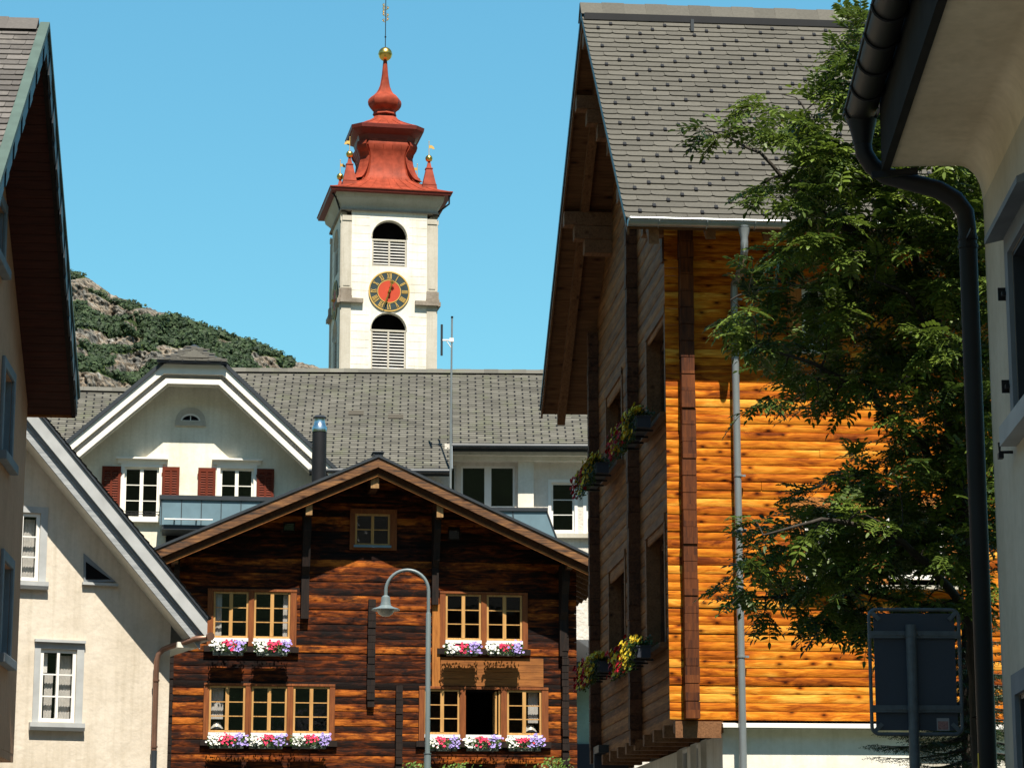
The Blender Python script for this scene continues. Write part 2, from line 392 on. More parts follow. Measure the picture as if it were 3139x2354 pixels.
M['box_grey'] = plain('grey_green_planter', (.17, .20, .18), .6, var=.1)
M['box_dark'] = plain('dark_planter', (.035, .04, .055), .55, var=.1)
DC_H = .172
M['old_log'] = log_mat('sun_burnt_logs', [(.008, .004, .003), (.050, .012, .004), (.19, .042, .007), (.52, .150, .020)], DC_H, 3.2, .75, .12, .8, .38, (.007, .005, .005), .55, .26)
M['old_dark'] = wood('blackened_wood', [(.35, (.004, .0035, .0035)), (.7, (.028, .014, .009))], 'z', knots=False)
M['old_brown'] = wood('brown_old_wood', [(.35, (.035, .014, .007)), (.7, (.15, .055, .02))], 'y', knots=False)
M['barge_old'] = wood('weathered_barge', [(.36, (.03, .025, .022)), (.5, (.14, .065, .03)), (.68, (.36, .17, .06))], 'x', knots=True)
M['trim_orange'] = wood('orange_trim', [(.35, (.16, .055, .015)), (.7, (.40, .15, .035))], 'x', knots=False)
M['end_grain'] = wood('purlin_end_grain', [(.35, (.22, .12, .05)), (.7, (.46, .28, .12))], 'z', knots=False)
M['casing'] = wood('red_brown_casing', [(.35, (.13, .036, .012)), (.7, (.30, .092, .022))], 'z', knots=False, bs=.15)
M['sash'] = wood('honey_sash', [(.35, (.40, .20, .06)), (.7, (.60, .34, .12))], 'z', knots=False, bs=.1)
M['post_orange'] = wood('orange_post', [(.35, (.26, .085, .016)), (.7, (.52, .20, .04))], 'z', knots=True)
RC_H = .232; RC_ZB = Fr(2088, 1600, 34, 1, .09).hit(2210, 2206)[1]
M['new_log'] = log_mat('honey_logs', [(.14, .028, .004), (.42, .105, .008), (.64, .21, .015), (.84, .41, .060)], RC_H/2, RC_ZB, .75, .08, .95, .35, None, .35, .15)
M['shaded_log_y'] = wood('shaded_honey_logs', [(.34, (.09, .030, .008)), (.5, (.22, .088, .025)), (.7, (.38, .175, .060))],  # gable copy of the honey logs, shade put into its colour
                      'y', logh=RC_H, knots=False)
M['log_end'] = wood('log_ends', [(.34, (.04, .010, .003)), (.6, (.135, .036, .007)), (.75, (.27, .09, .02))], 'z', knots=True, logh=RC_H)
M['log_end_old'] = wood('brown_log_ends', [(.34, (.045, .018, .009)), (.7, (.17, .07, .03))], 'y', knots=True, logh=RC_H)
M['soffit_wood'] = wood('soffit_boards', [(.35, (.10, .042, .017)), (.7, (.26, .12, .05))], 'x', knots=True)
M['beam_wood'] = wood('brown_beam', [(.35, (.12, .05, .02)), (.7, (.28, .13, .055))], 'y', knots=True)
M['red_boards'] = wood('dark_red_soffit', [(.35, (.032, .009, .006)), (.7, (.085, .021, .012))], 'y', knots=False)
M['bark'] = wood('tree_bark', [(.35, (.016, .013, .010)), (.7, (.060, .050, .040))], 'z', knots=False)
M['leaf'] = foliage('rowan_leaf', (.010, .034, .010), (.18, .25, .030), .30)
M['needle'] = foliage('spruce_needle', (.008, .024, .010), (.05, .09, .02), .15)
M['box_leaf'] = foliage('petunia_leaf', (.02, .05, .012), (.09, .15, .03))
M['bush_leaf'] = foliage('bush_leaf', (.05, .11, .015), (.22, .32, .06))
M['forest'] = foliage('mountain_pine', (.005, .015, .007), (.048, .080, .026), .1, .7)
for n_, c_ in (('white', (.86, .84, .78)), ('pink', (.80, .045, .13)), ('lilac', (.42, .32, .72)), ('yellow', (.75, .55, .04)), ('red', (.45, .012, .02))):
    m_, nt_, b_ = newmat(n_ + '_petals', .6, .2); a_ = node(nt_, 'ShaderNodeAttribute', attribute_name='tint')
    nt_.links.new(ramp(nt_, a_.outputs['Fac'], [(0, tuple(x * .65 for x in c_)), (1, c_)]), b_.inputs['Base Color']); M['petal_' + n_] = m_
M['berry'] = plain('unripe_berries', (.30, .22, .06), .6)

# ------------------------------------------------------------------ setting: ground and street
mb = MB(); mb.face([(-3000,-3000,0),(3000,-3000,0),(3000,4000,0),(-3000,4000,0)])
g = mb.build('ground', plain('ground_soil', (.115, .12, .098), .95, .1, var=.4, scale=.15)); g['kind'] = 'structure'
mb = MB(); mb.face([(-5.6,-40,.004),(2.6,-40,.004),(2.6,33,.004),(-5.6,56,.004)])
g = mb.build('road', plain('asphalt', (.055, .055, .056), .9, .2, var=.25, scale=8, bs=.2, bscale=200)); g['kind'] = 'structure'
mb = MB(); mb.box(2.6, 3.0, -40, 15.5, 0, .12); mb.box(-6.6, -5.6, -40, 38, 0, .12)
g = mb.build('pavement', plain('pavement_concrete', (.22, .21, .20), .9, .2, var=.2, scale=5)); g['kind'] = 'structure'

mb = MB(); mb.face([(3.02,15.6,.004),(24,15.6,.004),(24,36,.004),(2.2,33.2,.004)])  # unseen dark ground added to cut bounce light on the chalet wall
g = mb.build('dark_bounce_ground', plain('dark_ground_green', (.026, .042, .014), .95, .05, var=.4, scale=2)); g['kind'] = 'structure'
# ------------------------------------------------------------------ reusable parts
def sash_frame(mb, u0, u1, z0, z1, d, fw=.05, ncol=2, rows=3, post=.07, bar=.022, dep=.05, rowz=None):
    """frame members of a window, butted end to end"""
    mb.box(u0, u1, d, d+dep, z1-fw, z1); mb.box(u0, u1, d, d+dep, z0, z0+fw)
    mb.box(u0, u0+fw, d, d+dep, z0+fw, z1-fw); mb.box(u1-fw, u1, d, d+dep, z0+fw, z1-fw)
    w = (u1-u0-2*fw-(ncol-1)*post)/ncol; rects = []
    for c in range(ncol):
        a = u0+fw+c*(w+post)
        if c: mb.box(a-post, a, d-.006, d+dep, z0+fw, z1-fw)
        zz = rowz or [z0+fw+(z1-z0-2*fw)*k/rows for k in range(1, rows)]
        for z in zz: mb.box(a, a+w, d+.008, d+dep-.012, z-bar/2, z+bar/2)
        rects.append((a, a+w))
    return rects
def pane(u0, u1, z0, z1, d, parent):
    g = MB(); g.box(u0, u1, d, d+.006, z0, z1); return g.build('pane', M['glass'], parent)
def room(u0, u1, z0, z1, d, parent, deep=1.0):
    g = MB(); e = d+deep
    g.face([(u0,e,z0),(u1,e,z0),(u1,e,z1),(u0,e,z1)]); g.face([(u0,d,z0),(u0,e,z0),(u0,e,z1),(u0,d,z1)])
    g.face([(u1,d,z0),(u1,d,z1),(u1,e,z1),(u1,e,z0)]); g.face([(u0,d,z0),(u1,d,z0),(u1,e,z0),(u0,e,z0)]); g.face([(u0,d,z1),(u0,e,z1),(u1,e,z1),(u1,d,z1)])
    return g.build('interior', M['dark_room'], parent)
def curtain(u0, u1, z0, z1, d, parent, folds=5, taper=0.0):
    g = MB(); n = folds*6; top = []; bot = []
    for i in range(n+1):
        k = i/n; y = d+.005*sin(k*folds*2*pi)
        top.append((u0+(u1-u0)*k, y, z1)); bot.append((u0+(u1-u0)*(k*(1-taper)), y, z0))
    g.mesh(top+bot, [(i, i+1, n+2+i, n+1+i) for i in range(n)])
    return g.build('curtain', M['curtain'], parent, smooth=60)

def tile_roof(mb, P0, A, S, W, L, tw=.42, ex=.163, rng=None, keep=None, cham=.07, thick=.012, hooks=None, hookstep=2.0, hookrow=.5):
    """overlapping slates with clipped lower corners; P0 lower-left corner, A along the eave, S up the slope"""
    P0, A, S = Vector(P0), Vector(A).normalized(), Vector(S).normalized(); Nn = A.cross(S).normalized()
    rng = rng or random.Random(3); rows = int(L/ex)+1
    for r in range(rows):
        s0 = r*ex; s1 = min(s0+ex*1.12, L)
        off = (-.5 if r % 2 else 0)*tw; k = 0
        while off+k*tw < W:
            a0 = max(off+k*tw+.002, 0); a1 = min(off+(k+1)*tw-.002, W); k += 1
            if a1-a0 < .03: continue
            if keep and not keep((a0+a1)/2, s0+ex/2): continue
            j = rng.uniform(-.004, .004); h0 = .030+rng.uniform(-.003, .004); h1 = .012
            c = min(cham, (a1-a0)*.3); q = c*.38
            def P(a, s, h): return P0+A*a+S*s+Nn*h
            top = [P(a0, s1, h1), P(a0, s0+j+q, h0), P(a0+c*.5, s0+j+q*.15, h0), P(a0+c, s0+j, h0), P(a1-c, s0+j, h0), P(a1-c*.5, s0+j+q*.15, h0), P(a1, s0+j+q, h0), P(a1, s1, h1)]
            low = [p-Nn*thick*1.6 for p in top[1:7]]
            mb.mesh(top+low, [tuple(range(8))]+[(i+1, 8+i, 9+i, i+2) for i in range(5)], rng.random())
        if hooks is not None and 1 <= r < rows-2:
            st = hookstep*tw; o = (r*hookrow*tw) % st; a = o
            while a < W-.1:
                if a > .15 and (not keep or keep(a, s0)) and rng.random() > .015:
                    b0 = P0+A*a+S*(s0+.01)+Nn*.028
                    hooks.beam(b0-S*.032, b0+S*.042, .047, .033, Nn)
                a += st

def log_wall(mb, u0, u1, z0, z1, h, holes, face, rng, bulge=.022, ext=0.0, poly=None, axis='u', wob=.004):
    """horizontal logs with rounded faces; face = position of the wall face, bulging outward (negative side)"""
    n = int((z1-z0)/h)+1
    for k in range(n):
        a, b = z0+k*h, min(z0+(k+1)*h, z1)
        if b-a < .02: continue
        zm = (a+b)/2; segs = [(u0, u1)]
        for (h0, h1, g0, g1) in holes:
            if g0 < zm < g1:
                ns = []
                for s, e in segs:
                    if h1 <= s or h0 >= e: ns.append((s, e)); continue
                    if h0 > s: ns.append((s, h0))
                    if h1 < e: ns.append((h1, e))
                segs = ns
        jit = rng.uniform(-wob, wob)*2
        ns = []
        for s, e in segs:                     # butt joints between boards
            while e-s > 2.2 and rng.random() < (.6 if h > .15 else .12):
                c = s+rng.uniform(.8, 2.2)
                if c > e-.5: break
                ns.append((s, c-.003)); s = c+.003
            ns.append((s, e))
        segs = ns
        for s, e in segs:
            if poly:
                c = clip_poly([(s, a), (e, a), (e, b), (s, b)], poly)
                if len(c) < 3: continue
                s_, e_ = min(p[0] for p in c), max(p[0] for p in c)
                sb, eb = min(p[0] for p in c if p[1] < zm) if any(p[1] < zm for p in c) else s_, max(p[0] for p in c if p[1] < zm) if any(p[1] < zm for p in c) else e_
                st = [p[0] for p in c if p[1] >= zm]; stp, etp = (min(st), max(st)) if st else ((sb+eb)/2, (sb+eb)/2)
                bt = max(p[1] for p in c)
            else: sb, eb, stp, etp, bt = s, e, s, e, b
            m = max(2, int((e-s)/1.2)); gj = .016 if h > .15 else (.014 if k % 2 == 0 else .004); gt_ = .016 if h > .15 else (.014 if k % 2 else .004)
            prof = [(0, gj), (.025, .0), (.07, -bulge*.8), (.5, -bulge), (.93, -bulge*.8), (.975, .0), (1, gt_)]
            vs = []; wv = [rng.uniform(-wob, wob) for _ in range(m+1)]
            for i in range(m+1):
                for (t, o) in prof:
                    uu = (sb+(eb-sb)*i/m)*(1-t)+(stp+(etp-stp)*i/m)*t; zz = a+(bt-a)*t+(wv[i] if 0 < t < 1 else wv[i]*.5)
                    oo = face+o+jit
                    vs.append((uu, oo, zz) if axis == 'u' else (oo, uu, zz))
            np_ = len(prof)
            mb.mesh(vs, [(i*np_+j, (i+1)*np_+j, (i+1)*np_+j+1, i*np_+j+1) for i in range(m) for j in range(np_-1)])

def log_column(mb, x0, x1, y0, y1, z0, z1, h, rng, j=.008, taper=0):
    n = max(1, round((z1-z0)/h)); hh = (z1-z0)/n
    for k in range(n):
        a, b, c, e = (rng.uniform(-j, j) for _ in range(4)); g = rng.uniform(.003, .009)
        mb.box(x0+a, x1+b, y0+c*2, y1, z0+k*hh+g, z0+(k+1)*hh-g+.002)
        mb.box(x0+.012, x1-.012, y0+.02, y1, z0+(k+1)*hh-g, z0+(k+1)*hh+g)

def petunia(mb, c, nrm, r, tint):
    nrm = Vector(nrm).normalized(); a = nrm.orthogonal().normalized(); b = nrm.cross(a); c = Vector(c)
    n = 7; k0 = random.random()*6
    ring = [c+(a*cos(2*pi*k/n+k0)+b*sin(2*pi*k/n+k0))*r for k in range(n)]
    inner = [c-nrm*r*.12+(a*cos(2*pi*k/n+k0)+b*sin(2*pi*k/n+k0))*r*.42 for k in range(n)]
    mb.mesh(ring+inner, [(k, (k+1) % n, n+(k+1) % n, n+k) for k in range(n)], tint)
    mb.mesh(inner+[c-nrm*r*.5], [(k, (k+1) % n, n) for k in range(n)], tint*.25)

def flower_box(fr, u0, u1, d0, z0, label, group, cols=('white', 'pink', 'lilac'), boxmat='box_grey', seed=0, along='u', h=.17, w=.19, trail=.12, dens=1.0, fsz=1.0):
    """planter with foliage and flowers; along='u': box on a front wall, 'd': along a wall facing -u"""
    rng = random.Random(seed); L = u1-u0
    if along == 'u': t = thing('flower_box', label, 'flower box', fr, (u0+u1)/2, d0, z0, group)
    else: t = thing('flower_box', label, 'flower box', fr, d0, (u0+u1)/2, z0, group); 
    def T(a, o, z):                           # a along the box, o outward from the wall (0 = back of box)
        return (a, -o, z) if along == 'u' else (-o, -a, z)
    def bx(m, a0, a1, o0, o1, za, zb):
        p, q = T(a0, o0, za), T(a1, o1, zb); m.box(min(p[0],q[0]), max(p[0],q[0]), min(p[1],q[1]), max(p[1],q[1]), za, zb)
    m = MB(); bx(m, -L/2, L/2, 0, w, 0, h-.02); bx(m, -L/2-.012, L/2+.012, -.012, w+.012, h-.02, h)
    for k in range(3): bx(m, -L/2+.1+k*(L-.2)/2-.008, -L/2+.1+k*(L-.2)/2+.008, w, w+.008, .02, h-.03)
    m.build('planter', M[boxmat], t)
    m = MB()
    for s in (-.3, .3):
        bx(m, L*s-.012, L*s+.012, -.06, w+.02, -.03, -.004); bx(m, L*s-.012, L*s+.012, w+.022, w+.034, -.03, h*.7)
    build_each(m, 'bracket', M['black'], t, merge=lambda c: (c.x if along == 'u' else c.y) > 0)
    lf = MB()
    for i in range(int(330*dens*L/.68)):
        a = rng.uniform(-L/2-.06, L/2+.06); o = rng.gauss(w*.62, .085); z = h+.02+abs(rng.gauss(0, .05))
        if rng.random() < .40: o = w+rng.uniform(.01, .09)*fsz*fsz; z = h-rng.uniform(-.03, trail)
        n = Vector(T(rng.uniform(-.6, .6), rng.uniform(.1, 1), 0))+Vector((0, 0, rng.uniform(0, 1))); n.normalize()
        x = n.orthogonal().normalized(); x = Matrix.Rotation(rng.random()*6.28, 3, n) @ x; y = n.cross(x); c = Vector(T(a, o, z)); s = rng.uniform(.022, .036)
        lf.face([c-x*s, c+y*s*.5, c+x*s, c-y*s*.5], rng.random())
    raw('foliage', lf, M['box_leaf'], t)
    n = len(cols)
    for ci, cn in enumerate(cols):
        fl = MB(); amt = rng.uniform(.65, 1.25); sh_ = rng.gauss(0, .12)
        for i in range(int((34 if cn == 'white' else 30)*amt*dens*L/.68*3/n)):
            a = -L/2-.05+(L+.1)*(ci+rng.gauss(.5+sh_, .30))/n; a = max(-L/2-.09, min(L/2+.09, a))
            o = w*rng.uniform(.35, 1.2)+.05; z = h+.05+abs(rng.gauss(0, .045))+(.03 if cn == 'lilac' else 0)
            if rng.random() < (.45 if cn != 'pink' else .2): o = w+rng.uniform(.05, .12)*fsz*fsz; z = h+.02-rng.uniform(-.04, trail)
            nn = Vector(T(rng.gauss(0, .35), 1, 0))+Vector((0, 0, rng.uniform(.0, .9)))
            petunia(fl, T(a, o, z), nn, rng.uniform(.021, .030)*fsz, rng.uniform(.35, 1))
        raw(cn+'_blossoms', fl, M['petal_'+cn], t)
    return t

# ================================================================== far: mountainside
def mountain():
    rng = random.Random(5); Y0 = 900.0
    prof = [(-700,420),(-200,640),(100,772),(212,836),(270,851),(337,900),(434,938),(506,960),(579,978),(640,1001),(699,1026),(760,1043),(800,1056),(900,1104),(997,1132),(1100,1160),(1300,1205),(1700,1250),(2600,1330)]
    def top(px):
        for (a, b), (c, e) in zip(prof, prof[1:]):
            if a <= px <= c: return b+(e-b)*(px-a)/(c-a)
        return prof[-1][1]
    NX, NZ = 520, 150; vs = []; veg = []; pos = []
    for i in range(NX):
        px = -350+i*(1850/(NX-1))
        for j in range(NZ):
            t = j/(NZ-1); py = top(px)+t*330
            p = at(px, py, Y0-t*110)
            q = Vector((p.x*.05, p.z*.028, 3.1)); rib = noise.noise(Vector((p.x*.13, p.z*.035, 1.7)))
            cr = noise.noise(Vector((p.x*.4, p.z*.22, 7.7)))+.6*noise.noise(Vector((p.x*.9, p.z*.6, 2.2)))
            v = noise.noise(Vector((p.x*.045+p.z*.02, p.z*.085-p.x*.03, 9.3)))+.6*noise.noise(Vector((p.x*.14, p.z*.18, 4.1)))
            band = 1.0 if t < .10+.06*noise.noise(Vector((px*.013, 0, 0))) else (.12 if t < .30 and px < 430 else (.55 if t < .42 else .18))
            if px > 430 and t < .30: band = 1.05
            if px > 760: band = .4 if t > .12 else .9
            g = v*1.25+band-.06
            edge = min(1, t*9)
            off = (noise.noise(q)*12+abs(rib)*-13+cr*5.5)*edge
            p.y += off; p.z += cr*.35*edge+(.55*noise.noise(Vector((p.x*.35, 0, 5)))+.4*noise.noise(Vector((p.x*1.1, 0, 8))) if t < .03 else 0)
            vs.append(p); veg.append(g); pos.append((px, t))
    fs = [(i*NZ+j, i*NZ+j+1, (i+1)*NZ+j+1, (i+1)*NZ+j) for i in range(NX-1) for j in range(NZ-1)]
    # the back of the ridge and the foot run down behind / in front, so it is a solid hill
    base = len(vs); 
    for i in range(NX):
        p = vs[i*NZ].copy(); vs.append(Vector((p.x, p.y+420, 0)))
    for i in range(NX):
        p = vs[i*NZ+NZ-1]; vs.append(Vector((p.x, p.y-30, 0)))
    fs += [(i*NZ, (i+1)*NZ, base+i+1, base+i) for i in range(NX-1)]
    fs += [(i*NZ+NZ-1, base+NX+i, base+NX+i+1, (i+1)*NZ+NZ-1) for i in range(NX-1)]
    me = bpy.data.meshes.new('mountain'); me.from_pydata([tuple(v) for v in vs], [], fs)
    ca = me.color_attributes.new('tint', 'FLOAT_COLOR', 'POINT')
    vv = veg+[1.0]*(2*NX); buf = []
    for v in vv: q = max(0, min(1, (v-.35)*3)); buf.extend((q, q, q, 1))
    ca.data.foreach_set('color', buf)
    m, nt, b = newmat('mountain_rock', .9, .1); v = coords(nt); a = node(nt, 'ShaderNodeAttribute', attribute_name='tint')
    vv_ = coords(nt, (1, 1, .35))
    rk = ramp(nt, noise_t(nt, v, .09, 9, .68), [(.34, (.07, .07, .066)), (.46, (.23, .218, .192)), (.54, (.27, .21, .15)), (.62, (.34, .32, .285)), (.74, (.44, .425, .39))])
    cr = node(nt, 'ShaderNodeTexVoronoi', {'Vector': vv_, 'Scale': .22}, feature='DISTANCE_TO_EDGE').outputs['Distance']  # cracks darkened in colour for the relief that frontal sun leaves flat
    rk = mulc(nt, rk, ramp(nt, cr, [(.0, (.16, .15, .14)), (.13, (1, 1, 1))]), .85)
    rk = mulc(nt, rk, ramp(nt, noise_t(nt, coords(nt, (1, 1, .22)), .7, 6, .65), [(.36, (.28, .27, .25)), (.56, (1.05, 1.05, 1.05))]), .9)
    gr = ramp(nt, noise_t(nt, v, .5, 5), [(.3, (.020, .036, .012)), (.7, (.08, .11, .034))])
    fac = node(nt, 'ShaderNodeMath', {0: noise_t(nt, v, .6, 5, .7), 1: a.outputs['Fac']}, operation='ADD').outputs[0]
    fac = ramp(nt, fac, [(.72, (0, 0, 0)), (.92, (1, 1, 1))])
    nt.links.new(mulc(nt, rk, gr, fac, 'MIX'), b.inputs['Base Color'])
    bump(nt, b, noise_t(nt, v, .8, 6, .7), .8, 1.2)
    me.materials.append(m); o = bpy.data.objects.new('mountain', me); COL.objects.link(o); o['kind'] = 'structure'
    # unseen valley slopes behind the camera, added to cut sky light and reflections
    h = MB(); n = 72; rg = [(330, 0), (520, .12), (760, .26), (1000, .38), (1300, .44)]; vs_ = []
    for i in range(n+1):
        a = R(-128+256*i/n)                   # angle from straight behind the camera
        for r_, e_ in rg:
            k = noise.noise(Vector((i*.31, r_*.004, 2.0))); vs_.append((sin(a)*r_*(1+.08*k), -cos(a)*r_*(1+.08*k), max(-2, r_*e_*(1+.18*k)*(.55+.45*min(1, abs(128-abs(-128+256*i/n))/40)))-1))
    h.mesh(vs_, [(i*5+j, i*5+j+1, (i+1)*5+j+1, (i+1)*5+j) for i in range(n) for j in range(4)])
    o = h.build('added_valley_slopes', plain('added_slope_forest', (.035, .055, .022), .95, .05, var=.6, scale=.03), None, smooth=80); o['kind'] = 'structure'
    # dwarf pines and bushes on the vegetated ledges: one mass
    f = MB(); cand = [i for i in range(NX*NZ) if veg[i] > .54 and -60 < pos[i][0] < 1150]
    rng.shuffle(cand)
    for i in cand[:7000]:
        p = Vector(vs[i]); s = rng.uniform(.55, 1.7)*(1.0 if pos[i][1] > .02 else .8)
        if pos[i][1] < .03 and rng.random() < .45: continue
        tint = rng.random()
        for k in range(9):
            n = Vector((rng.gauss(0, .7), -abs(rng.gauss(0, .8)), rng.gauss(.45, .6))).normalized(); c = p+n*s*rng.uniform(.4, 1); c.z += s*.35
            x = n.orthogonal().normalized(); x = Matrix.Rotation(rng.random()*6.28, 3, n) @ x; y = n.cross(x); r = s*rng.uniform(.35, .6)
            f.face([c-x*r+n*.1, c-y*r*.7, c+x*r-n*.2, c+y*r*.8], min(1, max(0, tint*.5+rng.random()*.5)))
    o = raw('mountain_scrub', f, M['forest'])
    tag(o, 'dark green dwarf pines and bushes covering the ledges of the rocky mountainside', 'bushes', kind='stuff')
mountain()

# ================================================================== church tower
TW = Fr(1046, 900, 125, 1, .187); TWS = 4.93
def tower():
    H = TWS/2; th = TW.th
    c = TW.W(H, H, 0)
    t = thing('church_tower', 'white church tower with clock and red copper onion spire above the slate roofs', 'church tower', loc=c, rot=th)
    zf = lambda y: TW.hit(1200, y)[1]
    z_e, z_cor, z_led = TW.hit(1200, 582, -.7)[1], zf(652), zf(930)
    def spin(mbs, k):                          # rotate about the tower's axis by k quarter turns
        a = -k*pi/2; ca, sa = cos(a), sin(a)
        for mb in mbs:
            mb.v = [(x*ca-y*sa, x*sa+y*ca, z) for x, y, z in mb.v]
    for k in range(4):
        wl, st, ro, tr_ = MB(), MB(), MB(), MB(); opens = []
        pw = .50                              # pilaster width
        # wall face in panels round the arched openings
        ar = .90; arcs = [(zf(818), zf(739), zf(678)), (zf(1136)-.0, zf(1016), zf(960))]
        lo = (0.0, zf(1134))
        y = -H
        zt = z_cor; cz = .0
        wl.box(-H+pw, -ar, y, y+.3, 0, zt); wl.box(ar, H-pw, y, y+.3, 0, zt)
        arcs[1] = (zf(1134)-.05, zf(1016), zf(960))
        spans = [(0, arcs[1][0]), (arcs[1][2]-ar, arcs[0][0]), (arcs[0][2]-ar, zt)]
        wl.box(-ar, ar, y, y+.3, 0, spans[0][1])
        for i in (1, 2):
            zb = spans[i][0]; n = 20; top = spans[i][1]
            pts = [(ar*cos(pi*q/n), zb+ar*sin(pi*q/n)) for q in range(n+1)]
            for q in range(n):
                a, b = pts[q], pts[q+1]
                wl.mesh([(a[0],y,a[1]),(a[0],y,top),(b[0],y,top),(b[0],y,b[1]),(a[0],y+.3,a[1]),(b[0],y+.3,b[1])], [(0,1,2,3),(0,3,5,4)])
        for z0, zl, zc in arcs:               # opening: dark inside, frame, louvres
            zs = zc-ar; fr_, dk, lv = MB(), MB(), MB(); opens.append((fr_, dk, lv))
            dk.box(-ar-.05, ar+.05, y+.9, y+.95, z0-.1, zc+.1); dk.box(-ar-.04, -ar, y+.3, y+.9, z0-.1, zc); dk.box(ar, ar+.04, y+.3, y+.9, z0-.1, zc); dk.box(-ar, ar, y+.3, y+.9, zc, zc+.05); dk.box(-ar, ar, y+.3, y+.9, z0-.06, z0)
            fr_.box(-ar+.01, -ar+.08, y+.08, y+.2, z0, zl); fr_.box(ar-.08, ar-.01, y+.08, y+.2, z0, zl); fr_.box(-.045, .045, y+.07, y+.2, z0, zl)
            fr_.box(-ar+.01, ar-.01, y+.06, y+.2, zl, zl+.09); fr_.box(-ar+.01, ar-.01, y+.05, y+.2, z0-.0, z0+.08)
            n = 8 if zl-z0 < 1.5 else 12
            for q in range(n):
                z = z0+.1+(zl-z0-.12)*(q+.5)/n
                for a, b in ((-ar+.08, -.045), (.045, ar-.08)):
                    lv.mesh([(a,y+.09,z-.045),(b,y+.09,z-.045),(b,y+.20,z+.045),(a,y+.20,z+.045),(a,y+.09,z-.02),(b,y+.09,z-.02),(b,y+.20,z+.07),(a,y+.20,z+.07)],
                            [(0,1,2,3),(4,7,6,5),(0,4,5,1),(2,6,7,3)])
            # arch trim
            pts = [((ar+.035)*cos(pi*q/18), y-.012, zs+(ar+.035)*sin(pi*q/18)) for q in range(19)]
            for q in range(18): fr_.beam(pts[q], pts[q+1], .03, .06, (0, -1, 0))
        # joints of the scored render
        z = zf(1120)
        jt = MB()
        while z < zt-.3:
            if abs(z-z_led) > .25: 
                hw = ar+.12
                for a, b in ((-H+pw+.03, -hw), (hw, H-pw-.03)): jt.box(a, b, y-.004, y, z-.010, z+.010)
            z += .43
        # pilasters, capitals, plinth stones, ledges
        for sx in (-1, 1):
            a, b = sorted((sx*H, sx*(H-pw)))
            st.box(a, b, y-.05, y+.25, 0, zf(934)); st.box(a, b, y-.05, y+.25, zf(890), zf(672))
            st.box(a+.08, b-.08, y-.075, y-.05, zf(882), zf(690)); st.box(a-.0, b+.0, y-.09, y-.05, zf(683), zf(668))
            ro.box(a-.02, b+.02, y-.12, y+.25, zf(913), zf(890)); ro.box(a-.04, b+.04, y-.16, y+.25, zf(921), zf(913))
            a, b = (-H-.08, -H+1.12) if sx < 0 else (H-1.12, H+.08)
            ro.box(a, b, y-.22, y+.2, zf(934), zf(921))
        for mb, nm, mt in ((wl, 'wall', 'tower_plaster'), (st, 'pilaster', 'tower_stone'), (ro, 'stone_ledge', 'stone_rough'), (jt, 'joint_lines', 'tower_stone')):
            if nm in ('pilaster', 'stone_ledge'):
                left = MB(); right = MB()
                for f, q_ in zip(mb.f, mb.t):
                    tgt = left if sum(mb.v[i][0] for i in f) < 0 else right; i0 = len(tgt.v); tgt.v.extend(mb.v[i] for i in f); tgt.f.append(tuple(range(i0, i0+len(f)))); tgt.t.append(q_)
                for g_ in (left, right): spin([g_], k); g_.build(nm, M[mt], t)
                continue
            spin([mb], k); mb.build(nm, M[mt], t)
        tr_.box(-H-.04, H+.04, y-.12, y+.2, z_cor, z_cor+.10); spin([tr_], k); tr_.build('string_course', M['stone_rough'], t)
        for fr_, dk, lv in opens:
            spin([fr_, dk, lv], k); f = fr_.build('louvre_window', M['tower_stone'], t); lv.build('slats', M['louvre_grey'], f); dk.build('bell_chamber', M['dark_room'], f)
        if k > 1: continue
        # clock on this face
        cz_ = zf(894.7); R0 = 1.045; yy = y-.05
        dial, rim, red, num, hand = MB(), MB(), MB(), MB(), MB()
        def disc(mb, r, y0, y1, n=48, r2=0):
            if not r2: mb.prism([(r*cos(2*pi*q/n), cz_+r*sin(2*pi*q/n)) for q in range(n)], y0, y1)
            else:
                for q in range(n):
                    a, b = 2*pi*q/n, 2*pi*(q+1)/n
                    mb.prism([(r*cos(a), cz_+r*sin(a)), (r*cos(b), cz_+r*sin(b)), (r2*cos(b), cz_+r2*sin(b)), (r2*cos(a), cz_+r2*sin(a))], y0, y1)
        disc(dial, R0, yy, y); disc(rim, R0+.02, yy-.02, yy, r2=R0-.045); rim2 = MB(); disc(rim2, .615, yy-.016, yy, r2=.575); disc(red, .58, yy-.008, yy)
        def stroke(mb, p, q, w, h, ang, dep=.012):   # p,q in the numeral's own frame (x across, y outward)
            ca, sa = cos(-ang), sin(-ang)
            def X(v): return Vector((v[0]*ca-v[1]*sa, yy-dep, cz_+v[0]*sa+v[1]*ca))
            mb.beam(X(p), X(q), w, .012, (0, -1, 0))
        ro_n = ['XII', 'I', 'II', 'III', 'IIII', 'V', 'VI', 'VII', 'VIII', 'IX', 'X', 'XI']
        wd = {'I': .060, 'V': .14, 'X': .14}; r0, r1 = .665, .945
        for hnum, s in enumerate(ro_n):
            tot = sum(wd[ch] for ch in s); x = -tot/2; an = hnum*pi/6
            for ch in s:
                w = wd[ch]; c_ = x+w/2
                if ch == 'I': stroke(num, (c_, r0), (c_, r1), .034, .01, an)
                elif ch == 'V': stroke(num, (c_-.05, r1), (c_, r0), .034, .01, an); stroke(num, (c_+.05, r1), (c_, r0), .020, .01, an, .013)
                else: stroke(num, (c_-.05, r1), (c_+.05, r0), .034, .01, an); stroke(num, (c_+.05, r1), (c_-.05, r0), .020, .01, an, .013)
                x += w
            stroke(num, (-tot/2+.005, r0), (tot/2-.005, r0), .014, .01, an, .014); stroke(num, (-tot/2+.005, r1), (tot/2-.005, r1), .014, .01, an, .014)
        am, ah = R(198), R(16.5)
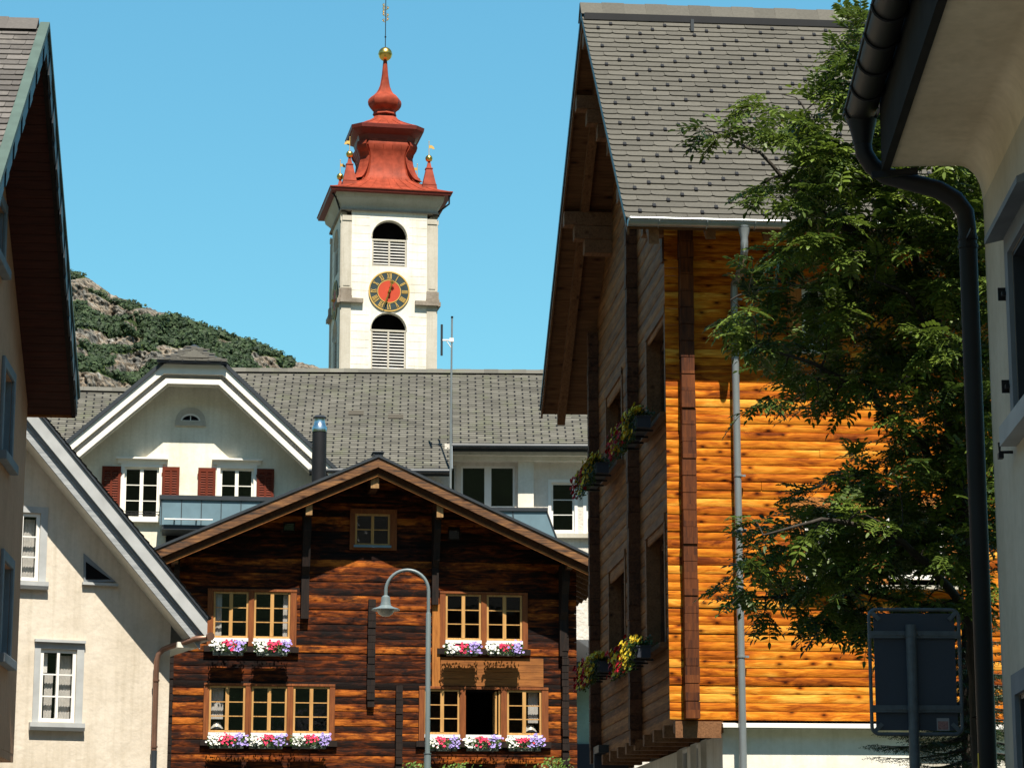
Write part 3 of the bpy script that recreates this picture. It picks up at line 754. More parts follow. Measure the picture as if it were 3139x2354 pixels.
        stroke(hand, (0, -.25), (0, .62), .055, .02, am, .12); stroke(hand, (0, .62), (0, .93), .030, .02, am, .12)
        stroke(hand, (-.07, .44), (.07, .44), .05, .02, am, .125); stroke(hand, (-.05, .60), (.05, .60), .04, .02, am, .125)
        stroke(hand, (0, -.1), (0, .42), .06, .02, ah, .16)
        for q in range(4):
            a = q*pi/4; stroke(hand, (-.13*cos(a), .46-.13*sin(a)), (.13*cos(a), .46+.13*sin(a)), .045, .02, ah, .165)
        hand.prism([(.07*cos(2*pi*q/16), cz_+.07*sin(2*pi*q/16)) for q in range(16)], yy-.19, yy-.002)
        mbs = [dial, rim, red, num, hand, rim2]; spin(mbs, 0 if k == 0 else 1)
        cl = dial.build('clock_dial', M['clock_grey'], t)
        rim.build('rim', M['gold_paint'], cl); rim2.build('inner_rim', M['gold_paint'], cl); red.build('red_disc', M['clock_red'], cl); num.build('numerals', M['gold_paint'], cl); hand.build('clock_hands', M['gold'], cl)
    # cornice cove under the eave
    def loft(mb, secs, tint=None):            # secs: (z, half width, chamfer)
        def sec(z, h, c): return [(-h+c,-h,z),(h-c,-h,z),(h,-h+c,z),(h,h-c,z),(h-c,h,z),(-h+c,h,z),(-h,h-c,z),(-h,-h+c,z)]
        vs = [p for s in secs for p in sec(*s)]; m = len(secs)
        mb.mesh(vs, [(i*8+q, i*8+(q+1) % 8, (i+1)*8+(q+1) % 8, (i+1)*8+q) for i in range(m-1) for q in range(8)]+[tuple(range(7, -1, -1)), tuple(range((m-1)*8, m*8))])
    m_ = MB(); loft(m_, [(z_cor+.10, H+.02, .02), (z_cor+.35, H+.05, .02), (z_e-.40, H+.30, .02), (z_e-.12, H+.36, .02)]); m_.build('cornice', M['tower_stone'], t, smooth=40)
    zc = lambda y, h=0.0: at(1181, y, 127.4-h*.98).z
    E = H+.66
    m_ = MB(); loft(m_, [(z_e-.13, H+.34, .02), (z_e-.12, E, .03), (z_e+.02, E+.04, .03)]); m_.build('eave_soffit', M['copper_dark'], t)
    m_ = MB(); loft(m_, [(z_e+.02, E+.07, .03), (z_e+.07, E+.07, .03)])
    sk_ = [(y, h) for y, h in ((566, E-.45), (556, 2.25), (548, 1.88), (540, 1.66), (525, 1.50), (500, 1.41), (470, 1.37), (452, 1.44), (436, 1.54), (426, 1.52), (414, 1.42))]
    ch_ = [.12, .36, .52, .56, .54, .52, .50, .49, .50, .50, .46]
    loft(m_, [(z_e+.07, E+.02, .03)]+[(zc(y, h), h, c) for (y, h), c in zip(sk_, ch_)])
    loft(m_, [(zc(371, 1.86), 1.86, .46), (zc(369, 1.6), 1.62, .44), (zc(365, 1.2), 1.25, .40), (zc(359, .9), .92, .30), (zc(353, .6), .66, .22), (zc(346, .6), .58, .19)])
    m_.build('lower_roof', M['copper_red'], t, smooth=28)
    def seam(q, pr, x, up, w):                # one standing seam: points (z, half width, spread)
        sm = MB(); a = q*pi/2
        for (za, ha, ka), (zb, hb_, kb) in zip(pr, pr[1:]): sm.beam((x*ka, -ha-.006, za+.008), (x*kb, -hb_-.006, zb+.008), w, .02, up)
        sm.v = [(x_*cos(a)-y_*sin(a), x_*sin(a)+y_*cos(a), z) for x_, y_, z in sm.v]; sm.build('standing_seam', M['copper_red'], t)
    for q in (0, 1, 3):
        for x in (-.72, -.24, .24, .72): seam(q, [(zc(y, h), h, 1) for y, h in sk_[3:9]], x, (0, -1, 0), .022)
        for x in (-1.9, -1.4, -.9, -.45, 0, .45, .9, 1.4, 1.9): seam(q, [(z_e+.07, E+.02, 1.25)]+[(zc(y, h), h, k_) for (y, h), k_ in zip(sk_[:4], (1.08, .9, .74, .66))], x, (0, -1, 1), .022)
        for x in (-1.2, -.6, 0, .6, 1.2): seam(q, [(zc(371, 1.86), 1.86, 1.0), (zc(369, 1.6), 1.62, .88), (zc(365, 1.2), 1.25, .68), (zc(359, .9), .92, .5)], x, (0, -1, 1), .02)
    for sx in (-1, 1):                        # scroll shaped buttresses on the corners
        for sy in (-1, 1):
            m_ = MB(); pr = [(zc(y, 1.4), h) for y, h in ((546, 1.94), (536, 1.80), (522, 1.68), (506, 1.58), (488, 1.50), (470, 1.47), (458, 1.53), (448, 1.64), (438, 1.69), (428, 1.66), (421, 1.52))]
            for (za, ha), (zb, hb_) in zip(pr, pr[1:]):
                k0, k1 = ha-.13, hb_-.13; w_ = .22
                v = []
                for z, k in ((za, k0), (zb, k1)):
                    v += [(sx*(k+.05), sy*(k-w_*2+.05), z), (sx*(k-w_*2+.05), sy*(k+.05), z), (sx*(k-.6), sy*(k-.6-.0), z)]
                m_.mesh(v, [(0,1,4,3), (1,2,5,4), (2,0,3,5)])
            m_.build('scroll', M['copper_red'], t)
    m_ = MB(); loft(m_, [(zc(420, 1.44), 1.44, .45), (zc(404, 1.5), 1.52, .45), (zc(390, 1.74), 1.76, .46), (zc(384, 1.8), 1.82, .46), (zc(383, 1.9), 1.90, .47), (zc(372, 1.93), 1.93, .47), (zc(371, 1.86), 1.86, .46)]); m_.build('upper_cornice', M['copper_dark'], t, smooth=25)
    m_ = MB()
    oni = [(347, .62), (344, .60), (337, .57), (333, .60), (327, .74), (318, .84), (308, .87), (300, .84), (292, .72), (285, .56), (277, .43), (268, .34), (256, .26), (240, .21), (222, .165), (205, .14), (178, .10)]
    m_.lathe([(r*1.04, zc(y)) for y, r in oni], (0, 0, 0), 8); m_.build('onion', M['copper_red'], t, smooth=28)
    m_ = MB(); m_.ball((0, 0, zc(158)), .37, 20, 12, 1.03); m_.lathe([(.378, -.012), (.378, .012)], (0, 0, zc(158)), 20); m_.build('golden_ball', M['gold'], t, smooth=40)
    m_ = MB(); m_.tube([(0,0,zc(138)), (0,0,zc(-40))], .022, 8); m_.lathe([(.05,-.03),(.05,.03)], (0,0,zc(105)), 8)
    m_.build('spire_rod', M['black'], t)
    m_ = MB()
    for yy_, sx in ((55, -1), (50, 1), (38, 1), (28, -1), (16, 1), (8, -1), (36, -1), (18, -1)):
        z = zc(yy_); pts = [(sx*.02, 0, z-.08), (sx*.12, 0, z-.05), (sx*.16, 0, z+.04), (sx*.10, 0, z+.09), (sx*.05, 0, z+.05)]
        m_.tube(pts, .024, 6); m_.ball((sx*.1, 0, z), .035, 6, 5)
    for z, w in ((zc(-16), .5), (zc(-30), .32)): m_.box(-w, w, -.02, .02, z-.03, z+.03)
    m_.build('gilded_cross', M['gold'], t)
    for sx in (-1, 1):
        for sy in (-1, 1):
            p = MB(); x, y_ = sx*(H-.38), sy*(H-.38); b = z_e+.16
            top_z = b+1.75
            p.mesh([(x+a*w_, y_+c_*w_, z) for z, w_ in ((b-.1, .44), (b+.42, .36)) for a, c_ in ((-1,-1),(1,-1),(1,1),(-1,1))], [(0,1,5,4),(1,2,6,5),(2,3,7,6),(3,0,4,7),(4,5,6,7)])
            p.box(x-.37, x+.37, y_-.37, y_+.37, b+.42, b+.46)
            p.mesh([(x+a*w_, y_+c_*w_, z) for z, w_ in ((b+.46, .34), (b+1.35, .16)) for a, c_ in ((-1,-1),(1,-1),(1,1),(-1,1))], [(0,1,5,4),(1,2,6,5),(2,3,7,6),(3,0,4,7)])
            p.box(x-.19, x+.19, y_-.19, y_+.19, b+1.35, b+1.40)
            p.mesh([(x+a*w_, y_+c_*w_, z) for z, w_ in ((b+1.40, .13), (top_z, .06)) for a, c_ in ((-1,-1),(1,-1),(1,1),(-1,1))], [(0,1,5,4),(1,2,6,5),(2,3,7,6),(3,0,4,7),(4,5,6,7)])
            o = p.build('pinnacle', M['copper_red'], t)
            p = MB(); p.ball((x, y_, top_z+.19), .19, 14, 9); p.build('ball', M['gold'], o, smooth=40)
            p = MB(); zt = top_z+.36; p.tube([(x, y_, zt), (x, y_, zt+.75)], .016, 6); p.ball((x, y_, zt+.76), .03, 6, 5)
            s = 1 if sx*sy < 0 else -1
            p.box(x, x+s*.26, y_-.008, y_+.008, zt+.40, zt+.50); p.box(x, x+s*.18, y_-.008, y_+.008, zt+.50, zt+.56); p.box(x+s*.16, x+s*.30, y_-.008, y_+.008, zt+.36, zt+.40)
            p.build('weather_vane', M['gold_paint'], o)
    p = MB()
    p.tube([(-E+.1, -E+.75, z_e-.05), (-E+.3, -E+.62, z_e-.35), (-H-.12, -H+.45, z_e-.75), (-H-.1, -H+.30, z_e-.95)], .05, 8)
    p.tube([(E-.1, -E+.15, z_e-.05), (E-.1, -E+.15, z_e-.55), (H+.10, -H+.1, z_e-.85), (H+.10, -H+.1, z_e-1.1)], .05, 8)
    p.build('rain_spout', M['black'], t)
tower()

# ================================================================== long slate-roofed house behind, antenna mast
BR = Fr(1600, 1500, 72, 1, .03)
def long_house():
    t = thing('slate_roofed_house', 'long grey slate roofed house with white walls below the church tower', 'house', BR)
    zr = BR.hit(1300, 1142, 3.6)[1]; ze = BR.hit(1600, 1366, -.75)[1]
    sl = (zr-ze)/4.35; S = Vector((0, 1, sl)).normalized(); nrm = Vector((0, -sl, 1)).normalized()
    uL, uR = BR.hit(640, 1250, 1)[0], BR.hit(2250, 1300, 1)[0]; uc = BR.hit(1384, 1400, -.8)[0]
    d_l = -2.15; z_l = ze-(2.15-.75)*sl
    slab = MB()
    slab.prism([(-.75, ze), (3.6, zr), (3.6, zr-.25), (-.75, ze-.16)], uc, uR, 'x')
    uM = BR.hit(955, 1430, -1)[0]; d_h = -.6; z_h = ze+(d_h+.75)*sl
    slab.prism([(d_l, z_l), (3.6, zr), (3.6, zr-.25), (d_l, z_l-.16)], uM, uc, 'x'); slab.prism([(d_h, z_h), (3.6, zr), (3.6, zr-.25), (d_h, z_h-.16)], uL, uM-.002, 'x')
    slab.prism([(3.605, zr), (9, zr-4.6), (9, zr-4.8), (3.605, zr-.25)], uL, uR, 'x')
    ro = slab.build('roof', M['dark_metal'], t)
    tm, hk = MB(), MB(); Wd = uR-uL; rng = random.Random(11)
    base = Vector((uL, d_l, z_l))+nrm*.004; Lc = (Vector((0, 3.6, zr))-Vector((0, d_l, z_l))).length
    cut = (Vector((0, -.75, ze))-Vector((0, d_l, z_l))).length
    cut2 = (Vector((0, d_h, z_h))-Vector((0, d_l, z_l))).length
    tile_roof(tm, base, (1, 0, 0), S, uc-uL, Lc, .47, .145, rng, keep=lambda a, s: a > uM-uL or s > cut2, hooks=hk, hookstep=1.0)
    tile_roof(tm, Vector((uc+.03, -.75, ze))+nrm*.004, (1, 0, 0), S, uR-uc, Lc-cut, .47, .145, rng, hooks=hk, hookstep=1.0)
    raw('tiles', tm, M['slate_back'], ro); o = raw('snow_guards', hk, M['black'], ro); o['kind'] = 'stuff'
    rd = MB(); u = uL; k = 0
    while u < uR:
        rd.prism([(3.6-.22, zr-.05), (3.6, zr+.11+.008*(k % 2)), (3.82, zr-.05), (3.6, zr+.04)], u, u+.44, 'x', rng.random()); u += .43; k += 1
    raw('ridge_tiles', rd, M['slate_back'], ro)
    m = MB(); m.beam((uc+.012, d_l-.03, z_l+.03), (uc+.012, -.72, ze+.04), .03, .07, (0, 0, 1)); m.build('verge_flashing', M['zinc'], ro)
    # walls
    w = MB(); zf = lambda y, d=0: BR.hit(1600, y, d)[1]
    big = BR.rect(1413, 1428, 1578, 1556); bl = BR.rect(1372, 1428, 1398, 1556); sm = BR.rect(1690, 1479, 1761, 1629); sm2 = BR.rect(1797, 1479, 1868, 1629)
    wall(w, [(uc+.02, 0), (uR-.3, 0), (uR-.3, ze-.08), (uc+.02, ze-.08)], [big, bl, sm, sm2], 0, .2)
    w.box(uM+.2, uc, -1.2, -1.0, 0, z_l+.5); w.box(uL+.4, uM+.2, 1.6, 1.8, 0, z_h); w.box(uc-.2, uc+.0, -1.0, .0, 0, ze)
    w.box(uL+.4, uL+.6, 1.8, 7.5, 0, z_l+.5); w.box(uR-.5, uR-.3, .2, 7.5, 0, ze); w.box(uL+.4, uR-.3, 7.5, 7.7, 0, ze)
    w.build('wall', M['stucco'], t)
    p = MB(); p0, p1 = BR.hit(1588, 1500, -.2)[0], BR.hit(1636, 1500, -.2)[0]; p.box(p0, p1, -.2, -.002, 0, zf(1414, -.2)); p.build('pilaster', M['white_plaster'], t)
    c = MB(); c.box(uc+.02, uR-.3, -.34, -.002, zf(1414, -.2), ze-.10); c.box(uc+.02, uR-.3, -.55, -.345, zf(1396, -.5), ze-.14); c.build('cornice', M['teal_metal'] if False else M['white_plaster'], t)
    c = MB(); c.box(p1+.03, uR-.3, -.16, -.002, zf(1647, -.16), zf(1634, -.16)); c.build('sill_band', M['tower_stone'], t)
    g = MB(); g.tube([(uc-.03, -.84, ze-.03), (uR, -.84, ze-.03)], .075, 10); g.build('gutter', M['dark_metal'], t, smooth=40)
    g = MB(); g.tube([(uM, d_l-.08, z_l-.03), (uc, d_l-.08, z_l-.03)], .075, 10); g.build('gutter', M['dark_metal'], t, smooth=40)
    for r, nc, nr in ((big, 2, 1), (bl, 1, 1), (sm, 1, 3), (sm2, 1, 3)):
        f = MB(); sash_frame(f, r[0], r[1], r[2], r[3], .06, .055, nc, nr, .2 if nc == 2 else .07, .02)
        if nr > 1:
            e = .09
            f.box(r[0]-e, r[0]-.002, -.02, -.001, r[2]-e, r[3]+e); f.box(r[1]+.002, r[1]+e, -.02, -.001, r[2]-e, r[3]+e); f.box(r[0]-.002, r[1]+.002, -.02, -.001, r[3]+.002, r[3]+e)
        o = f.build('window', M['white_paint'], t); pane(r[0]+.03, r[1]-.03, r[2]+.03, r[3]-.03, .09, o); room(r[0], r[1], r[2], r[3], .2, o)
    db = -1.1; r = BR.rect(1480, 1556, 1676, 1640, db); q0 = BR.hit(1700, 1625, db)[0]
    b = MB(); b.mesh([(r[0], db, r[3]-.1), (r[1], db, r[3]-.1), (q0+.12, db, r[2]-.25), (r[0], db, r[2]-.25), (r[0], -.17, r[3]-.1), (r[1], -.17, r[3]-.1), (q0+.12, -.17, r[2]-.25), (r[0], -.17, r[2]-.25)], [(0,1,2,3),(4,7,6,5),(0,4,5,1),(1,5,6,2),(2,6,7,3),(3,7,4,0)])
    o = b.build('balcony', M['teal_metal'], t); b = MB(); b.box(r[0], r[1]+.03, db-.05, -.21, r[3]-.099, r[3]); b.build('balcony_cap', M['dark_metal'], o)
    b = MB(); b.beam((r[0]+.85, db-.01, r[3]-.1), (r[0]+.95, db-.01, r[2]-.25), .03, .02, (0, -1, 0)); b.beam((r[1], db-.01, r[3]-.1), (q0+.12, db-.01, r[2]-.25), .04, .02, (0, -1, 0)); b.build('seams', M['dark_metal'], o)
    # vent pipes standing on the roof
    for px, y0, y1, wv in ((1090, 1337, 1402, .07), (1212, 1362, 1408, .06)):
        dd = 1.1 if y0 < 1350 else .9
        u, z0 = BR.hit(px, y1, dd); z1 = BR.hit(px, y0, dd)[1]; zr_ = ze+(dd+.75)*sl
        v = MB(); v.tube([(u, dd, zr_-.2), (u, dd, z1-.1)], wv, 12); v.tube([(u, dd, z1-.1), (u, dd, z1)], wv*1.35, 12)
        o = v.build('vent_pipe', M['dark_metal'], t, smooth=40)
        v = MB(); v.beam((u-.22, dd-.1, zr_-.02), (u+.22, dd-.1, zr_-.02), .3, .02, nrm); v.build('flashing', M['slate_matt'], o)
    # antenna mast in front of the roof edge
    d = -2.3; u = BR.hit(1381, 1490, d)[0]; zt = BR.hit(1388, 970, d)[1]; zb = BR.hit(1381, 1500, d)[1]-3.2
    a = thing('antenna_mast', 'thin grey antenna mast with dark dipole rod on short side arm', 'antenna', BR, u, d, zb)
    v = MB(); v.tube([(0, 0, 0), (.0, 0, (zt-zb)*.62)], .032, 8); v.tube([(0, 0, (zt-zb)*.62), (.02, 0, zt-zb-.05)], .026, 8); v.build('pole', M['zinc'], a, smooth=40)
    za = BR.hit(1370, 1043, d)[1]-zb; du = BR.hit(1354, 1043, d)[0]-u
    v = MB(); v.box(du, .06, -.02, .02, za-.02, za+.025); v.box(-.05, .07, -.04, .04, za-.05, za+.06); v.tube([(0, 0, za-.22), (du*.5, 0, za-.02)], .012, 6)
    v.build('side_arm', M['white_paint'], a)
    v = MB(); v.tube([(du, 0, BR.hit(1354, 1090, d)[1]-zb), (du, 0, BR.hit(1354, 995, d)[1]-zb)], .033, 10); v.build('dipole', M['dark_metal'], a, smooth=40)
    v = MB(); v.tube([(.02, 0, zt-zb-.05), (.02, 0, zt-zb)], .034, 8); v.build('cap', M['black'], a)
    # the mast is bolted to the wall corner below the eave
    v = MB(); v.box(-.05, .05, .03, .30, .3, .4); v.build('wall_bracket', M['dark_metal'], a)
long_house()

# ================================================================== cream gabled house with red shutters
BH = Fr(584, 1500, 70, 1, .127)
def gabled_house():
    t = thing('gabled_house', 'cream gabled house with dark red louvred shutters and half-hipped slate roof', 'house', BH)
    dv = -.9
    aL, zA = BH.hit(491, 1112, dv); aR = BH.hit(697, 1112, dv)[0]
    bl = BH.hit(193, 1359, dv); br_ = BH.hit(1040, 1440, dv)
    sL = (zA-bl[1])/(aL-bl[0]); sR = (zA-br_[1])/(br_[0]-aR)
    eL, eR = aL-4.6, aR+3.9; zL, zR_ = zA-4.6*sL, zA-3.9*sR
    rid = (aL+aR)/2; zrid = zA+(rid-aL)*sL*.98
    out = [(eL, zL), (aL, zA), (aR, zA), (eR, zR_)]
    dep = 5.2
    # roof planes (half-hip: the ridge starts one metre back)
    rf = MB(); T_ = .10
    hipd = .55
    def pl(pts): 
        n = (Vector(pts[1])-Vector(pts[0])).cross(Vector(pts[2])-Vector(pts[0])).normalized()
        if n.z < 0: n = -n
        k = len(pts); rf.mesh([Vector(p) for p in pts]+[Vector(p)-n*T_ for p in pts], [tuple(range(k)), tuple(range(2*k-1, k-1, -1))]+[(i, (i+1) % k, k+(i+1) % k, k+i) for i in range(k)])
    pl([(eL, dv-.06, zL), (aL, dv-.06, zA), (rid, hipd, zrid), (rid, dep, zrid), (eL, dep, zL)])
    pl([(eR, dv-.06, zR_), (eR, dep, zR_), (rid+.003, dep, zrid), (rid+.003, hipd, zrid), (aR, dv-.06, zA)])
    ro = rf.build('roof', M['dark_metal'], t)
    # hip facet of slates with its own small eave
    h = MB(); ov = BH.hit(490, 1107, dv-.2)[0]; 
    zf = lambda y, d=0.0: BH.hit(584, y, d)[1]
    z0 = zf(1108, dv-.2); x0, x1 = BH.hit(480, 1108, dv-.2)[0], BH.hit(696, 1112, dv-.2)[0]; zt = max(zf(1065, hipd), zrid+.05)
    P, Q, Rr = Vector((x0, dv-.22, z0)), Vector((x1, dv-.22, z0)), Vector((rid, hipd, zt))
    n = (Q-P).cross(Rr-P).normalized()
    h.mesh([P, Q, Rr, P-n*.06, Q-n*.06, Rr-n*.06], [(0,1,2), (5,4,3), (0,3,4,1), (1,4,5,2), (2,5,3,0)]); o = h.build('hip_roof', M['dark_metal'], ro)
    Ls = (Rr-(P+Q)/2).length; tl = MB()
    tile_roof(tl, P+n*.004, Q-P, (Rr-(P+Q)/2), (Q-P).length, Ls, .36, .145, random.Random(8), keep=lambda a, s: s/Ls < 1-abs(a-(Q-P).length/2)/((Q-P).length/2)-.02)
    raw('tiles', tl, M['slate'], o)
    h = MB(); zc_ = z0+.28
    h.mesh([Vector((rid-.42, dv-.02, z0+.16)), Vector((rid+.42, dv-.02, z0+.16)), Vector((rid, dv+.1, z0+.42)), Vector((rid, hipd, z0+.44))], [(0,1,2), (1,3,2), (0,2,3)]); h.build('vent_dormer', M['slate_back'], o)
    # stepped barge boards: outer white, recessed band with shadow painted in grey, inner white
    def band(name, off0, off1, d0, d1, mat, mb=None):
        g = MB(); w0, w1 = off0, off1
        def P_(off):
            kL, kR = off*sqrt(1+sL*sL), off*sqrt(1+sR*sR)
            za = zA-off*1.0
            return [(eL, zL-kL), (aL+(kL-off)/sL if True else aL, za), (aR-(kR-off)/sR, za), (eR, zR_-kR)]
        a, b = P_(w0), P_(w1)
        for i in range(3): g.prism([a[i], a[i+1], b[i+1], b[i]], d0, d1)
        return g.build(name, M[mat], t)
    band('barge_board', .03, .30, dv, dv+.10, 'barge_white')
    band('barge_shadow_band', .30, .45, dv+.24, dv+.34, 'grey_paint')  # grey here stands for the shadow between the two white boards
    band('inner_barge_board', .44, .58, dv+.02, dv+.16, 'barge_white')
    band('soffit', .12, .17, dv+.22, .02, 'white_plaster'); band('soffit_return', .42, .62, dv+.17, dv+.26, 'white_plaster')
    # wall
    w = MB()
    W1 = BH.rect(380, 1432, 486, 1588); W2 = BH.rect(674, 1436, 776, 1588); lun = BH.rect(556, 1265, 614, 1290)
    low = BH.rect(507, 1632, 620, 1720)
    outl = [(eL+.9, 0), (eR-.9, 0), (eR-.9, zR_+.9*sR-.2), (aR, zA-.2), (aL, zA-.2), (eL+.9, zL+.9*sL-.2)]
    wall(w, outl, [W1, W2, low], 0, .16)
    for x in (eL+.9, eR-1.1): w.box(x, x+.2, .003, dep-.3, 0, min(zL, zR_)+.6)
    w.box(eL+.9, eR-.9, dep-.3, dep-.1, 0, min(zL, zR_)+.5)
    w.build('wall', M['cream_bright'], t)
    # half-round attic window
    cx, cz = BH.hit(584, 1291); lf, lg = MB(), MB(); r2, r1, r0 = .42, .28, .235
    for q in range(16):
        a, b = pi*q/16, pi*(q+1)/16
        lf.prism([(cx+r2*cos(a), cz+r2*.92*sin(a)), (cx+r2*cos(b), cz+r2*.92*sin(b)), (cx+r1*cos(b), cz+r1*.78*sin(b)), (cx+r1*cos(a), cz+r1*.78*sin(a))], -.05, -.001)
    lf.box(cx-r2-.01, cx+r2+.01, -.07, -.001, cz-.14, cz-.002)
    o = lf.build('attic_window', M['tower_stone'], t)
    s = MB()
    for q in range(16):
        a, b = pi*q/16, pi*(q+1)/16
        s.prism([(cx+r1*cos(a), cz+r1*.78*sin(a)), (cx+r1*cos(b), cz+r1*.78*sin(b)), (cx+r0*cos(b), cz+r0*.68*sin(b)), (cx+r0*cos(a), cz+r0*.68*sin(a))], -.03, -.001)
    s.box(cx-.012, cx+.012, -.028, -.014, cz, cz+.15); s.box(cx-r1, cx+r1, -.032, -.001, cz, cz+.02); s.build('frame', M['white_paint'], o)
    lg.prism([(cx+r0*cos(pi*q/16), cz+.02+r0*.62*sin(pi*q/16)) for q in range(17)], -.012, -.001); lg.build('pane', M['dark_room'], o)
    for i, r in enumerate((W1, W2)):
        f = MB(); sash_frame(f, r[0], r[1], r[2], r[3], .05, .055, 2, 3, .10, .022)
        e = .10
        f.box(r[0]-e, r[0]-.002, -.03, -.001, r[2]-.02, r[3]+e); f.box(r[1]+.002, r[1]+e, -.03, -.001, r[2]-.02, r[3]+e); f.box(r[0]-.002, r[1]+.002, -.03, -.001, r[3]+.002, r[3]+e)
        f.box(r[0]-.24, r[1]+.24, -.16, -.001, r[3]+.22, r[3]+.27); f.box(r[0]-.2, r[1]+.2, -.05, -.001, r[3]+.1, r[3]+.22)
        o = f.build('window', M['barge_white'], t); pane(r[0]+.03, r[1]-.03, r[2]+.03, r[3]-.03, .08, o); room(r[0], r[1], r[2], r[3], .16, o)
        s = MB(); s.box(r[0]-.16, r[1]+.16, -.15, -.001, r[2]-.12, r[2]-.022); s.build('sill', M['barge_white'], o)
        if i == 0:
            s = MB()
            for z in (r[2]+.10, r[2]+.17): s.tube([(r[0]-.06, -.08, z), (r[1]+.06, -.08, z)], .012, 6)
            for x in (r[0]-.06, r[1]+.06): s.tube([(x, -.08, r[2]+.04), (x, -.08, r[2]+.2)], .012, 6)
            s.build('guard_rail', M['black'], o)
    f = MB(); f.box(low[0]+.02, low[1]-.02, .05, .1, low[2], low[3]); o = f.build('window', M['dark_room'], t)
    for sx0, sx1, ya, yb in ((311, 369, 1430, 1588), (496, 549, 1432, 1588), (606, 660, 1435, 1590), (786, 839, 1438, 1590)):
        r = BH.rect(sx0, ya, sx1, yb); fr_, sl = MB(), MB(); a, b, z0_, z1_ = r; fw = .075
        fr_.box(a, a+fw, -.085, -.045, z0_, z1_); fr_.box(b-fw, b, -.085, -.045, z0_, z1_); m_ = (a+b)/2; fr_.box(m_-.03, m_+.03, -.087, -.047, z0_+.12, z1_-.12)
        fr_.box(a+fw, b-fw, -.085, -.045, z0_, z0_+.12); fr_.box(a+fw, b-fw, -.085, -.045, z1_-.12, z1_)
        for hz in (z0_+.2, z1_-.2): fr_.box(a-.02 if m_ > (W1[0]+W1[1])/2 else b, a if m_ > (W1[0]+W1[1])/2 else b+.02, -.06, -.02, hz-.03, hz+.03)
        n_ = 17
        for k in range(n_):
            z = z0_+.12+(z1_-z0_-.24)*(k+.5)/n_
            for p, q in ((a+fw, m_-.03), (m_+.03, b-fw)):
                sl.mesh([(p,-.08,z-.030),(q,-.08,z-.030),(q,-.05,z+.026),(p,-.05,z+.026),(p,-.078,z-.016),(q,-.078,z-.016),(q,-.048,z+.036),(p,-.048,z+.036)], [(0,1,2,3),(4,7,6,5),(0,4,5,1),(2,6,7,3)])
        for k in range(2): fr_.box(a+.01, b-.01, -.044, -.001, z0_+.15+k*(z1_-z0_-.4), z0_+.19+k*(z1_-z0_-.4))
        o = fr_.build('shutter', M['red_paint'], t); sl.build('slats', M['red_paint'], o)
    # metal clad balcony
    db = -1.25; b0, zt_ = BH.hit(492, 1517, db); b1 = BH.hit(900, 1530, db)[0]; zb_ = BH.hit(492, 1608, db)[1]
    b = MB(); b.box(b0+.02, b1, db, db+.06, zb_, zt_-.12); b.box(b0, b0+.06, db+.061, -.002, zb_, zt_-.12)
    o = b.build('balcony', M['teal_metal'], t)
    b = MB(); b.box(b0-.03, b1, db-.05, db+.12, zt_-.119, zt_); b.box(b0-.03, b0+.1, db+.121, -.002, zt_-.119, zt_); b.box(b0+.06, b1, db+.02, -.002, zb_-.12, zb_-.001); b.build('balcony_cap', M['dark_metal'], o)
    b = MB(); k = 0
    u = b0+.03
    while u < b1: b.box(u, u+.022, db-.018, db-.001, zb_, zt_-.12); u += .545
    b.build('seams', M['dark_metal'], o)
    b = MB(); z = BH.hit(500, 1592, db)[1]; b.tube([(b0+.12, db-.10, z), (b0+1.45, db-.10, z)], .02, 8)
    for u in (b0+.4, b0+1.0): b.box(u-.02, u+.02, db-.1, db-.002, z-.02, z+.02)
    b.build('white_rail', M['white_paint'], o)
    # lower slate roof wing on the left
    LW = MB(); u0, u1 = BH.hit(-150, 1195, 4)[0], BH.hit(430, 1200, 4)[0]; zr0 = BH.hit(229, 1195, 4)[1]; sl_ = .72
    z_e = zr0-3.9*sl_
    LW.prism([(.1, z_e), (4, zr0), (4, zr0-.2), (.1, z_e-.15)], u0, u1, 'x'); LW.prism([(4.003, zr0), (8, zr0-3), (8, zr0-3.2), (4.003, zr0-.2)], u0, u1, 'x')
    lw = LW.build('wing_roof', M['dark_metal'], t)
    S = Vector((0, 1, sl_)).normalized(); tl, hk = MB(), MB()
    tile_roof(tl, Vector((u0, .1, z_e))+Vector((0, -sl_, 1)).normalized()*.004, (1, 0, 0), S, u1-u0, 3.9*sqrt(1+sl_*sl_), .47, .145, random.Random(4), hooks=hk, hookstep=1.0)
    raw('tiles', tl, M['slate_back'], lw); o2 = raw('snow_guards', hk, M['black'], lw); o2['kind'] = 'stuff'
    rd = MB(); u = u0; rng = random.Random(2)
    while u < u1: rd.prism([(3.78, zr0-.05), (4, zr0+.11), (4.22, zr0-.05), (4, zr0+.03)], u, u+.44, 'x', rng.random()); u += .43
    raw('ridge_tiles', rd, M['slate_back'], lw)
    w = MB(); w.box(u0+.3, eL+.89, .9, 1.1, 0, z_e+.5); w.box(u0+.3, u0+.5, 1.1, 7, 0, z_e+.5); w.build('wing_wall', M['cream_bright'], t)
gabled_house()

